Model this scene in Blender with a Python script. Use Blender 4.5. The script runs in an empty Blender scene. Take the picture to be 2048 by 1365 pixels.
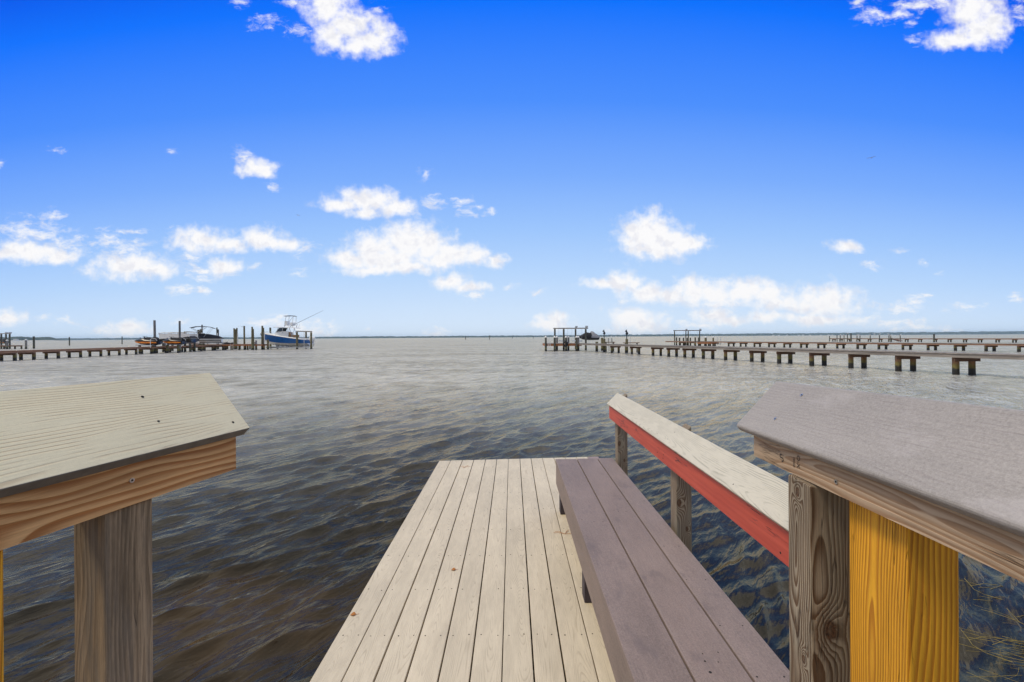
import bpy, math, random
import numpy as np
from mathutils import Vector as V, Matrix
R = math.radians
random.seed(7)
rng = np.random.default_rng(11)
sc = bpy.context.scene
COL = sc.collection

# ------------------------------------------------------------------ camera
CAMZ, F, CX, HZ, ROLL = 2.1, 853.3, 1024.0, 674.5, 0.0063
cam_d = bpy.data.cameras.new('camera')
cam = bpy.data.objects.new('camera', cam_d)
COL.objects.link(cam)
cam_d.sensor_width = 36.0
cam_d.lens = 36.0 * F / 2048.0
cam_d.shift_y = -(682.5 - HZ) / 2048.0
cam_d.clip_start = 0.05
cam_d.clip_end = 40000
cam.matrix_world = Matrix.Translation((0, 0, CAMZ)) @ Matrix.Rotation(R(90), 4, 'X') @ Matrix.Rotation(-ROLL, 4, 'Z')
sc.camera = cam


def ray(px, py):
    u, w = (px - CX) / F, (HZ - py) / F
    c, s = math.cos(ROLL), math.sin(ROLL)
    return V((u * c + w * s, 1.0, -u * s + w * c))


def P(px, py, d):
    return V((0, 0, CAMZ)) + ray(px, py) * d


def on_plane(px, py, p0, n):
    r = ray(px, py)
    o = V((0, 0, CAMZ))
    return o + r * ((p0 - o).dot(n) / r.dot(n))


# ------------------------------------------------------------------ objects
BASE = {}


def tag(o, label=None, cat=None, group=None, kind=None):
    if label: o['label'] = label
    if cat: o['category'] = cat
    if group: o['group'] = group
    if kind: o['kind'] = kind
    return o


def thing(name, label, cat, loc=(0, 0, 0), rz=0.0, group=None, local=False):
    o = bpy.data.objects.new(name, None)
    COL.objects.link(o)
    o.location = loc
    o.rotation_euler = (0, 0, rz)
    o.empty_display_size = 0.2
    BASE[o] = V((0, 0, 0)) if local else V(loc)
    return tag(o, label, cat, group)


def copy_tree(o, parent=None):
    c = o.copy()
    COL.objects.link(c)
    if parent is not None:
        c.parent = parent
    for ch in list(o.children):
        copy_tree(ch, c)
    return c


class MB:
    """collects shapes, then links them as one mesh object"""

    def __init__(s):
        s.v, s.f, s.mi, s.raw, s.gr = [], [], [], [], []

    def _add(s, pts, raws, off, faces, mi=0):
        b = len(s.v)
        s.v += [V(p) for p in pts]
        s.raw += [tuple(r) for r in raws]
        s.gr += [(r[0] + off[0], r[1] + off[1], r[2] + off[2]) for r in raws]
        for f in faces:
            s.f.append([b + i for i in f])
            s.mi.append(mi)

    def off(s):
        return (random.uniform(0, 60), random.uniform(-.03, .03), random.choice((-1, 1)) * random.uniform(.03, .09))

    def prism(s, o, l, a, t, poly, l0, l1, mi=0, off=None, sides=None):
        o, l, a, t = V(o), V(l), V(a), V(t)
        f0 = l0 if callable(l0) else (lambda x: l0)
        f1 = l1 if callable(l1) else (lambda x: l1)
        n = len(poly)
        if l.dot(a.cross(t)) < 0:
            poly = poly[::-1]
        area = sum(poly[i][0] * poly[(i + 1) % n][1] - poly[(i + 1) % n][0] * poly[i][1] for i in range(n))
        if area * (1 if l.dot(a.cross(t)) > 0 else -1) < 0:
            poly = poly[::-1]
        pts, raws = [], []
        for fn in (f0, f1):
            for (x, y) in poly:
                L = fn(x)
                pts.append(o + l * L + a * x + t * y)
                raws.append((L, x, y))
        faces = [list(range(n))[::-1], list(range(n, 2 * n))]
        faces += [[i, (i + 1) % n, n + (i + 1) % n, n + i] for i in range(n)]
        s._add(pts, raws, off or s.off(), faces, mi)
        if sides:
            for j in range(n):
                (x0, y0), (x1, y1) = poly[j], poly[(j + 1) % n]
                s.mi[-n + j] = sides((x0 + x1) / 2, (y0 + y1) / 2)

    def box(s, c, size, mi=0, rz=0.0, off=None):
        """axis box (optionally turned about z); grain runs along the longest side"""
        c = V(c)
        ax = [V((math.cos(rz), math.sin(rz), 0)), V((-math.sin(rz), math.cos(rz), 0)), V((0, 0, 1))]
        k = max(range(3), key=lambda i: size[i])
        o3 = [k, (k + 1) % 3, (k + 2) % 3]
        l, a, t = (ax[i] for i in o3)
        L, A, T = (size[i] / 2 for i in o3)
        s.prism(c, l, a, t, [(-A, -T), (A, -T), (A, T), (-A, T)], -L, L, mi, off)

    def bar(s, p0, p1, w, h, mi=0, up=(0, 0, 1), off=None):
        p0, p1 = V(p0), V(p1)
        l = (p1 - p0)
        L = l.length
        l.normalize()
        a = l.cross(V(up))
        if a.length < 1e-4: a = l.cross(V((1, 0, 0)))
        a.normalize()
        t = a.cross(l)
        s.prism(p0, l, a, t, [(-w / 2, -h / 2), (w / 2, -h / 2), (w / 2, h / 2), (-w / 2, h / 2)], 0, L, mi, off)

    def tube(s, p0, p1, r0, r1=None, n=8, mi=0, off=None):
        r1 = r0 if r1 is None else r1
        p0, p1 = V(p0), V(p1)
        l = p1 - p0
        L = l.length
        l.normalize()
        a = l.cross(V((0, 0, 1)))
        if a.length < 1e-4: a = V((1, 0, 0))
        a.normalize()
        t = l.cross(a)
        pts, raws = [], []
        for LL, r in ((0, r0), (L, r1)):
            for i in range(n):
                x, y = math.cos(i * 2 * math.pi / n) * r, math.sin(i * 2 * math.pi / n) * r
                pts.append(p0 + l * LL + a * x + t * y)
                raws.append((LL, x, y))
        faces = [list(range(n))[::-1], list(range(n, 2 * n))]
        faces += [[i, (i + 1) % n, n + (i + 1) % n, n + i] for i in range(n)]
        s._add(pts, raws, off or s.off(), faces, mi)

    def path(s, pts, r, n=6, mi=0):
        for i in range(len(pts) - 1):
            s.tube(pts[i], pts[i + 1], r, r, n, mi)

    def lathe(s, c, prof, n=12, mi=0):
        c = V(c)
        pts, raws = [], []
        for (r, z) in prof:
            for i in range(n):
                x, y = math.cos(i * 2 * math.pi / n) * r, math.sin(i * 2 * math.pi / n) * r
                pts.append(c + V((x, y, z)))
                raws.append((z, x, y))
        faces = []
        for k in range(len(prof) - 1):
            faces += [[k * n + i, k * n + (i + 1) % n, (k + 1) * n + (i + 1) % n, (k + 1) * n + i] for i in range(n)]
        faces += [list(range(n))[::-1], [(len(prof) - 1) * n + i for i in range(n)]]
        s._add(pts, raws, s.off(), faces, mi)

    def loft(s, secs, mi=0, cap0=False, cap1=False, closed=False, flip=False):
        n = len(secs[0])
        pts = [p for sec in secs for p in sec]
        faces = []
        m = n if closed else n - 1
        for k in range(len(secs) - 1):
            for i in range(m):
                q = [k * n + i, k * n + (i + 1) % n, (k + 1) * n + (i + 1) % n, (k + 1) * n + i]
                faces.append(q[::-1] if flip else q)
        if cap0: faces.append(list(range(n))[::-1])
        if cap1: faces.append([(len(secs) - 1) * n + i for i in range(n)])
        s._add(pts, [tuple(p) for p in pts], (0, 0, 0), faces, mi)

    def disc(s, p, nrm, r, h=.002, n=10, mi=0):
        p, nrm = V(p), V(nrm).normalized()
        s.tube(p - nrm * .004, p + nrm * h, r, r * .9, n, mi)

    def build(s, name, mats, parent=None, smooth=False, bevel=0.0, base=None):
        me = bpy.data.meshes.new(name)
        b = base if base is not None else (BASE.get(parent, V((0, 0, 0))) if parent is not None else V((0, 0, 0)))
        me.from_pydata([p - b for p in s.v], [], s.f)
        for m in (mats if isinstance(mats, (list, tuple)) else [mats]):
            me.materials.append(m)
        me.polygons.foreach_set('material_index', s.mi)
        if smooth:
            me.polygons.foreach_set('use_smooth', [True] * len(s.f))
        for nm, dat in (('grain', s.gr), ('raw', s.raw)):
            at = me.attributes.new(nm, 'FLOAT_VECTOR', 'POINT')
            at.data.foreach_set('vector', [c for p in dat for c in p])
        me.update()
        o = bpy.data.objects.new(name, me)
        COL.objects.link(o)
        if parent is not None:
            o.parent = parent
            BASE[o] = b
        if bevel:
            md = o.modifiers.new('Bevel', 'BEVEL')
            md.width, md.segments, md.limit_method = bevel, 2, 'ANGLE'
        return o


def rround(a0, a1, t0, t1, r, n=4):
    out = []
    for (cx, cy, st) in ((a1 - r, t1 - r, 0), (a0 + r, t1 - r, 90), (a0 + r, t0 + r, 180), (a1 - r, t0 + r, 270)):
        for i in range(n + 1):
            th = R(st + 90 * i / n)
            out.append((cx + r * math.cos(th), cy + r * math.sin(th)))
    return out


# ------------------------------------------------------------------ materials
class NT:
    def __init__(s, tree):
        s.t = tree

    def n(s, typ, ins=None, **kw):
        nd = s.t.nodes.new('ShaderNode' + typ)
        for k, v in kw.items(): setattr(nd, k, v)
        for k, v in (ins or {}).items():
            s.set(nd.inputs[k], v)
        return nd

    def set(s, sock, v):
        if isinstance(v, bpy.types.NodeSocket): s.t.links.new(v, sock)
        else: sock.default_value = v

    def math(s, op, a, b=0.0, c=None, clamp=False):
        nd = s.n('Math', operation=op, use_clamp=clamp)
        s.set(nd.inputs[0], a)
        s.set(nd.inputs[1], b)
        if c is not None: s.set(nd.inputs[2], c)
        return nd.outputs[0]

    def vec(s, op, a, b=(0, 0, 0)):
        nd = s.n('VectorMath', operation=op)
        s.set(nd.inputs[0], a)
        if op == 'SCALE': s.set(nd.inputs['Scale'], b)
        else: s.set(nd.inputs[1], b)
        return nd.outputs['Value'] if op in ('LENGTH', 'DOT_PRODUCT', 'DISTANCE') else nd.outputs[0]

    def sep(s, v):
        nd = s.n('SeparateXYZ', {0: v})
        return nd.outputs

    def comb(s, x, y, z):
        return s.n('CombineXYZ', {0: x, 1: y, 2: z}).outputs[0]

    def noise(s, vec, scale=5.0, detail=3.0, rough=.55, dist=0.0):
        return s.n('TexNoise', {'Vector': vec, 'Scale': scale, 'Detail': detail, 'Roughness': rough, 'Distortion': dist}).outputs[0]

    def ss(s, x, a, b, o0=0.0, o1=1.0):
        nd = s.n('MapRange', {'Value': x, 'From Min': a, 'From Max': b, 'To Min': o0, 'To Max': o1}, interpolation_type='SMOOTHSTEP')
        return nd.outputs[0]

    def lin(s, x, a, b, o0=0.0, o1=1.0):
        return s.n('MapRange', {'Value': x, 'From Min': a, 'From Max': b, 'To Min': o0, 'To Max': o1}).outputs[0]

    def mix(s, f, a, b, mode='MIX'):
        nd = s.n('Mix', data_type='RGBA', blend_type=mode)
        s.set(nd.inputs[0], f)
        for i, v in ((6, a), (7, b)):
            s.set(nd.inputs[i], v if isinstance(v, bpy.types.NodeSocket) else (v[0], v[1], v[2], 1))
        return nd.outputs[2]

    def ramp(s, f, stops, interp='LINEAR'):
        nd = s.n('ValToRGB')
        cr = nd.color_ramp
        cr.interpolation = interp
        while len(cr.elements) < len(stops): cr.elements.new(.5)
        for e, (p, c) in zip(cr.elements, stops):
            e.position = p
            e.color = (c[0], c[1], c[2], 1)
        s.set(nd.inputs[0], f)
        return nd.outputs[0]


def mat(name):
    m = bpy.data.materials.new(name)
    m.use_nodes = True
    nt = NT(m.node_tree)
    b = m.node_tree.nodes['Principled BSDF']
    return m, nt, b


def bump(nt, b, h, dist, strength=1.0):
    nd = nt.n('Bump', {'Height': h, 'Distance': dist, 'Strength': strength})
    nt.set(b.inputs['Normal'], nd.outputs[0])


def wood(name, early, late, freq=220, stain=None, stain_amt=.5, rough=.75, knots=(), fibre=.22, ringmix=1.0, tilt=.012, warp=.012, bmp=.0012, cracks=0.0, blot=0.0):
    m, nt, b = mat(name)
    g = nt.n('Attribute', attribute_name='grain').outputs['Vector']
    raw = nt.n('Attribute', attribute_name='raw').outputs['Vector']
    gx, gy, gz = nt.sep(g)
    n1 = nt.noise(nt.vec('MULTIPLY', g, (1.6, 7, 7)), 1.0, 2)
    n2 = nt.noise(nt.vec('ADD', nt.vec('MULTIPLY', g, (1.1, 5, 5)), (31, 7, 3)), 1.0, 2)
    y = nt.math('ADD', gy, nt.math('MULTIPLY', nt.math('SUBTRACT', n1, .5), warp * 4))
    z = nt.math('ADD', gz, nt.math('MULTIPLY', nt.math('SUBTRACT', n2, .5), warp * 5))
    z = nt.math('ADD', z, nt.math('MULTIPLY', nt.math('SINE', nt.math('MULTIPLY', gx, .9)), tilt * 1.5))
    r = nt.math('SQRT', nt.math('ADD', nt.math('MULTIPLY', y, y), nt.math('MULTIPLY', z, z)))
    ph = nt.math('MULTIPLY', r, freq)
    kdark = None
    for (kl, ka, kt, ks) in knots:
        d = nt.vec('LENGTH', nt.vec('MULTIPLY', nt.vec('SUBTRACT', raw, (kl, ka, kt)), (.55, 1, 1)))
        d = nt.math('ADD', d, nt.math('MULTIPLY', nt.math('SUBTRACT', nt.noise(raw, 60, 2), .5), ks * .35))
        e = nt.math('EXPONENT', nt.math('MULTIPLY', nt.math('POWER', nt.math('DIVIDE', d, ks * 1.8), 2), -1))
        ph = nt.math('ADD', ph, nt.math('MULTIPLY', e, 5.0))
        kd = nt.ss(d, ks * 1.05, ks * .55)
        kd = nt.math('MULTIPLY', kd, nt.ss(d, 0, ks * .5, .75, 1.0))
        kdark = kd if kdark is None else nt.math('MAXIMUM', kdark, kd)
    w = nt.math('FRACT', ph)
    w = nt.math('MULTIPLY', nt.ss(w, .1, .82), nt.ss(w, 1.0, .9))
    w = nt.math('MULTIPLY', w, ringmix)
    c = nt.mix(w, early, late)
    fib = nt.noise(nt.vec('MULTIPLY', g, (7, 320, 320)), 1.0, 3, .6)
    fine = nt.noise(nt.vec('MULTIPLY', g, (60, 900, 900)), 1.0, 2, .6)
    k = nt.math('ADD', nt.lin(fib, .3, .7, 1 - fibre, 1 + fibre * .6), nt.lin(fine, .3, .7, -fibre * .35, fibre * .35))
    c = nt.mix(1.0, c, nt.comb(k, k, k), 'MULTIPLY')
    if blot:
        bn_ = nt.noise(nt.vec('ADD', nt.vec('MULTIPLY', g, (2.6, 17, 17)), (7, 2, 4)), 1.0, 5, .65)
        bk = nt.lin(bn_, .3, .7, 1 - blot, 1 + blot * .7)
        c = nt.mix(1.0, c, nt.comb(bk, bk, bk), 'MULTIPLY')
    if stain:
        s1 = nt.noise(nt.vec('ADD', nt.vec('MULTIPLY', g, (1.5, 14, 14)), (5, 9, 1)), 1.0, 4, .6)
        c = nt.mix(nt.math('MULTIPLY', nt.ss(s1, .45, .7), stain_amt), c, stain)
    if kdark is not None:
        ring = nt.noise(raw, 150, 3)
        kc = nt.mix(nt.ss(ring, .35, .65), (.045, .022, .012), (.14, .065, .03))
        c = nt.mix(nt.math('MULTIPLY', kdark, .9), c, kc)
    hgt = nt.math('SUBTRACT', nt.math('MULTIPLY', fib, .6), nt.math('MULTIPLY', w, .5))
    if cracks:
        cn = nt.noise(nt.vec('MULTIPLY', g, (2.2, 38, 38)), 1.0, 3, .5)
        cl = nt.math('MULTIPLY', nt.ss(nt.math('ABSOLUTE', nt.math('SUBTRACT', cn, .5)), .012, .003),
                     nt.ss(nt.noise(nt.vec('MULTIPLY', g, (2.5, 9, 9)), 1.0, 1), .5, .58))
        c = nt.mix(nt.math('MULTIPLY', cl, cracks), c, (.02, .012, .008))
        hgt = nt.math('SUBTRACT', hgt, nt.math('MULTIPLY', cl, 1.5))
    nt.set(b.inputs['Base Color'], c)
    b.inputs['Roughness'].default_value = rough
    b.inputs['Specular IOR Level'].default_value = .3
    bump(nt, b, hgt, bmp)
    return m


def composite(name, base, line, freq=130, lines=.5, mottle=.12, speck=.12, blotch=(0, 0, 0), blotch_amt=0.0, rough=.62):
    """capped composite board: embossed cathedral grain, fine speckle, dirt"""
    m, nt, b = mat(name)
    g = nt.n('Attribute', attribute_name='grain').outputs['Vector']
    gx, gy, gz = nt.sep(g)
    n1 = nt.noise(nt.vec('MULTIPLY', g, (2.2, 9, 9)), 1.0, 2)
    n2 = nt.noise(nt.vec('MULTIPLY', g, (.7, 3, 3)), 1.0, 1)
    y = nt.math('ADD', gy, nt.math('MULTIPLY', nt.math('SUBTRACT', n1, .5), .045))
    z = nt.math('ADD', nt.math('MULTIPLY', nt.math('SUBTRACT', n2, .5), .16), nt.math('MULTIPLY', nt.math('SINE', nt.math('MULTIPLY', gx, 2.3)), .05))
    r = nt.math('SQRT', nt.math('ADD', nt.math('MULTIPLY', y, y), nt.math('MULTIPLY', z, z)))
    w = nt.math('FRACT', nt.math('MULTIPLY', r, freq))
    ln = nt.math('MULTIPLY', nt.ss(w, .55, .85), nt.ss(w, 1.0, .92))
    brk = nt.ss(nt.noise(nt.vec('MULTIPLY', g, (9, 40, 40)), 1.0, 2), .35, .6)
    ln = nt.math('MULTIPLY', nt.math('MULTIPLY', ln, brk), lines)
    c = nt.mix(ln, base, line)
    streak = nt.noise(nt.vec('MULTIPLY', g, (12, 260, 260)), 1.0, 3, .6)
    sp = nt.math('ADD', nt.math('MULTIPLY', nt.noise(g, 520, 2, .6), .5), nt.math('MULTIPLY', nt.noise(g, 170, 3, .6), .5))
    big = nt.noise(nt.vec('MULTIPLY', g, (2.0, 6, 6)), 1.0, 4, .6)
    rx_ = nt.sep(nt.n('Attribute', attribute_name='raw').outputs['Vector'])[0]
    rnd = nt.math('FRACT', nt.math('MULTIPLY', nt.math('SUBTRACT', gx, rx_), 7.31))
    k = nt.math('ADD', nt.math('ADD', nt.lin(streak, .3, .7, 1 - mottle * .7, 1 + mottle * .5), nt.lin(sp, .25, .75, -speck, speck)), nt.lin(big, .3, .7, -mottle, mottle * .8))
    k = nt.math('MULTIPLY', k, nt.lin(rnd, 0, 1, .955, 1.045))
    c = nt.mix(1.0, c, nt.comb(k, k, k), 'MULTIPLY')
    if blotch_amt:
        bl = nt.noise(nt.vec('ADD', nt.vec('MULTIPLY', g, (5, 9, 9)), (3, 3, 8)), 1.0, 5, .65)
        c = nt.mix(nt.math('MULTIPLY', nt.ss(bl, .56, .72), blotch_amt), c, blotch)
        sc_ = nt.noise(nt.vec('MULTIPLY', nt.vec('ADD', g, nt.vec('SCALE', nt.comb(0, gx, 0), .25)), (9, 420, 0)), 1.0, 2)
        c = nt.mix(nt.math('MULTIPLY', nt.ss(sc_, .70, .78), .35), c, (.55, .5, .48))
    nt.set(b.inputs['Base Color'], c)
    b.inputs['Roughness'].default_value = rough
    b.inputs['Specular IOR Level'].default_value = .35
    bump(nt, b, nt.math('ADD', nt.math('MULTIPLY', ln, -1.0), nt.math('ADD', nt.math('MULTIPLY', streak, .35), nt.math('MULTIPLY', sp, .3))), .0009)
    return m


def plain(name, col, rough=.5, var=.12, scale=6.0, metallic=0.0, bmp=0.0):
    m, nt, b = mat(name)
    p = nt.n('TexCoord').outputs['Object']
    k = nt.lin(nt.noise(p, scale, 4, .6), .3, .7, 1 - var, 1 + var)
    c = nt.mix(1.0, col, nt.comb(k, k, k), 'MULTIPLY')
    nt.set(b.inputs['Base Color'], c)
    b.inputs['Roughness'].default_value = rough
    b.inputs['Metallic'].default_value = metallic
    if bmp: bump(nt, b, nt.noise(p, scale * 12, 3), bmp)
    return m


def pilewood(name, early, late, wet=.42, algae=(.16, .15, .035)):
    """piling wood: weathered above, algae band and black wet foot at the tide line"""
    m, nt, b = mat(name)
    g = nt.n('Attribute', attribute_name='grain').outputs['Vector']
    z = nt.sep(nt.n('NewGeometry').outputs['Position'])[2]
    f = nt.noise(nt.vec('MULTIPLY', g, (1.5, 28, 28)), 1.0, 4, .6)
    c = nt.mix(nt.ss(f, .3, .7), early, late)
    big = nt.noise(nt.vec('MULTIPLY', g, (.5, 2, 2)), 1.0, 2)
    c = nt.mix(nt.math('MULTIPLY', nt.ss(big, .45, .65), .5), c, (late[0] * .5, late[1] * .55, late[2] * .6))
    zn = nt.math('ADD', z, nt.math('MULTIPLY', nt.math('SUBTRACT', nt.noise(g, 9, 3), .5), .18))
    c = nt.mix(nt.math('MULTIPLY', nt.ss(zn, wet + .22, wet + .02), .75), c, algae)
    c = nt.mix(nt.ss(zn, wet, wet - .16), c, (.014, .012, .009))
    nt.set(b.inputs['Base Color'], c)
    nt.set(b.inputs['Roughness'], nt.ss(zn, wet, wet - .15, .85, .45))
    bump(nt, b, f, .006)
    return m


def dwood(name, a, bcol, rough=.85):
    m, nt, b = mat(name)
    g = nt.n('Attribute', attribute_name='grain').outputs['Vector']
    f = nt.noise(nt.vec('MULTIPLY', g, (.8, 18, 18)), 1.0, 4, .65)
    f2 = nt.noise(nt.vec('MULTIPLY', g, (.25, 1.2, 1.2)), 1.0, 3, .6)
    c = nt.mix(nt.ss(f, .3, .7), a, bcol)
    k = nt.lin(f2, .3, .7, .72, 1.2)
    c = nt.mix(1.0, c, nt.comb(k, k, k), 'MULTIPLY')
    nt.set(b.inputs['Base Color'], c)
    b.inputs['Roughness'].default_value = rough
    bump(nt, b, f, .004)
    return m


MT = {}
MT['deck'] = composite('deck_composite', (.60, .505, .362), (.35, .275, .185), 170, .42, .11, .07)
MT['deck_brown'] = composite('deck_brown_composite', (.30, .215, .19), (.2, .14, .12), 120, .3, .1, .1)
MT['bench'] = composite('bench_composite', (.245, .182, .153), (.14, .13, .115), 90, .12, .15, .40, (.15, .115, .105), .6)
MT['capgrey'] = composite('grey_cap_composite', (.325, .29, .26), (.22, .18, .17), 110, .22, .09, .30, (.52, .47, .45), .32)
MT['capbeige'] = composite('beige_cap_composite', (.76, .66, .44), (.45, .31, .18), 150, .55, .07, .07)
MT['capcream'] = composite('cream_cap_composite', (.60, .545, .435), (.335, .315, .235), 150, .7, .06, .05)
MT['edge'] = plain('shaded_cut_edge', (.17, .15, .13), .8, .2, 40)  # bare uncapped edge, with the shade of its downward face in the colour
MT['beam_l'] = wood('fresh_pine', (.74, .42, .18), (.38, .145, .04), 48, (.40, .2, .07), .5, .6, fibre=.18, warp=.07, tilt=.04, blot=.3)
MT['beam_r'] = wood('sun_bleached_pine', (.54, .39, .26), (.34, .20, .11), 52, (.33, .22, .13), .6, .7, fibre=.18, warp=.06, cracks=.4, tilt=.03, blot=.25)
MT['post_l'] = wood('weathered_brown_post', (.36, .255, .155), (.165, .11, .062), 120, (.17, .155, .135), .75, .8, fibre=.34, cracks=.8, blot=.5, ringmix=.6, warp=.03)
MT['post_r'] = wood('weathered_grey_post', (.36, .29, .205), (.13, .075, .04), 150, (.27, .255, .19), .45, .8, knots=((1.42, .042, 0, .017), (1.72, 0, .05, .008), (1.33, 0, .03, .007)), fibre=.26, warp=.024, blot=.25, cracks=.5)
MT['post_t'] = wood('grey_rail_post', (.33, .265, .19), (.14, .09, .055), 150, (.3, .28, .21), .5, .8, knots=((1.15, .016, 0, .016), (1.0, .06, 0, .01)), fibre=.2)
MT['yellow'] = wood('stained_yellow_post', (.88, .43, .030), (.52, .20, .014), 175, (.55, .22, .015), .4, .55, fibre=.16, warp=.010, blot=.14, cracks=.25)
MT['hole'] = plain('screw_hole', (.02, .016, .012), .9, .1)
MT['steel'] = plain('screw_steel', (.6, .58, .55), .35, .2, 300, 1.0)
MT['ink'] = plain('stamp_ink', (.035, .026, .02), .9, .4, 200)
MT['leg'] = plain('dark_bench_leg', (.055, .04, .045), .7, .2, 30)


def red_paint():
    m, nt, b = mat('red_paint')
    g = nt.n('Attribute', attribute_name='grain').outputs['Vector']
    st = nt.noise(nt.vec('MULTIPLY', g, (3, 60, 60)), 1.0, 3, .6)
    c = nt.mix(nt.ss(st, .3, .7), (.46, .066, .040), (.57, .095, .056))
    a = nt.noise(nt.vec('MULTIPLY', g, (1.6, 22, 22)), 1.0, 4, .55)
    cr = nt.math('MULTIPLY', nt.ss(nt.math('ABSOLUTE', nt.math('SUBTRACT', a, .5)), .009, .003), nt.ss(nt.noise(nt.vec('MULTIPLY', g, (3, 5, 5)), 1.0, 2), .47, .56))
    c = nt.mix(cr, c, (.03, .012, .01))
    nt.set(b.inputs['Base Color'], c)
    b.inputs['Roughness'].default_value = .55
    bump(nt, b, nt.math('SUBTRACT', nt.math('MULTIPLY', st, .4), cr), .001)
    return m


MT['red'] = red_paint()
MT['pile'] = pilewood('pier_piling', (.33, .175, .085), (.16, .09, .05))
MT['pile_g'] = pilewood('green_piling', (.25, .215, .105), (.11, .09, .048))
MT['pile_d'] = pilewood('dark_piling', (.115, .115, .09), (.06, .058, .047))
MT['pile_w'] = pilewood('grey_piling', (.24, .23, .23), (.15, .145, .14), .5)
MT['pier_grey'] = dwood('weathered_pier', (.34, .30, .265), (.20, .17, .145))
MT['pier_red'] = dwood('rusty_pier', (.36, .20, .125), (.22, .12, .075))
MT['pier_edge'] = dwood('bright_pier_fascia', (.46, .19, .075), (.30, .115, .045))
MT['crossbeam'] = dwood('pier_crossbeam', (.17, .09, .055), (.085, .048, .032))
MT['white'] = plain('white_gelcoat', (.86, .85, .83), .3, .05)
MT['offwhite'] = plain('white_plastic', (.72, .71, .69), .5, .06)
MT['blue'] = plain('blue_gelcoat', (.010, .11, .36), .22, .15, 2)
MT['black'] = plain('black_gelcoat', (.012, .012, .016), .35, .2)
MT['canvas'] = plain('black_canvas', (.018, .017, .022), .85, .25, 8, 0, .004)
MT['canvas_g'] = plain('grey_canvas', (.28, .28, .31), .85, .2, 8, 0, .004)
MT['orange'] = plain('orange_panel', (.75, .22, .008), .4, .35, 5)
MT['glass'] = plain('dark_tinted_glass', (.05, .07, .09), .08, .1)
MT['alu'] = plain('aluminium', (.55, .56, .57), .4, .1, 10, .8)
MT['rubber'] = plain('black_rubber', (.012, .011, .014), .8, .2)
MT['cushion'] = plain('tan_cushion', (.33, .19, .10), .8, .2)

# ------------------------------------------------------------------ sky, sun
SUN_EL, SUN_AZ = 60.0, -103.0
world = bpy.data.worlds.new('World')
sc.world = world
world.use_nodes = True
wt = NT(world.node_tree)
bg = world.node_tree.nodes['Background']
bg.inputs[1].default_value = .1
sky = wt.n('TexSky', sky_type='NISHITA')
sky.sun_disc = False
sky.sun_elevation, sky.sun_rotation = R(SUN_EL), R(SUN_AZ)
D = wt.n('TexCoord').outputs['Generated']
dx, dy, dz = wt.sep(D)
yc = wt.math('MAXIMUM', dy, .06)
u = wt.math('DIVIDE', dx, yc)
v = wt.math('DIVIDE', dz, yc)
t = wt.math('MULTIPLY', v, wt.math('ADD', 1.0, wt.math('MULTIPLY', wt.math('MINIMUM', wt.math('MULTIPLY', u, u), 3.0), .07)))
t = wt.math('ADD', t, wt.math('MULTIPLY', wt.math('MINIMUM', wt.math('MULTIPLY', u, u), 3.0), .022))
blue = wt.ramp(t, [(0, (.735, .855, 1)), (.06, (.64, .795, 1)), (.15, (.485, .69, 1)), (.25, (.345, .575, 1)), (.38, (.20, .425, 1)),
                                            (.555, (.072, .28, 1)), (.79, (.003, .172, 1)), (.905, (0, .107, .87))])
blue10 = wt.vec('SCALE', blue, 10.0)
base = wt.mix(.02, blue10, sky.outputs[0])

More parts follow.
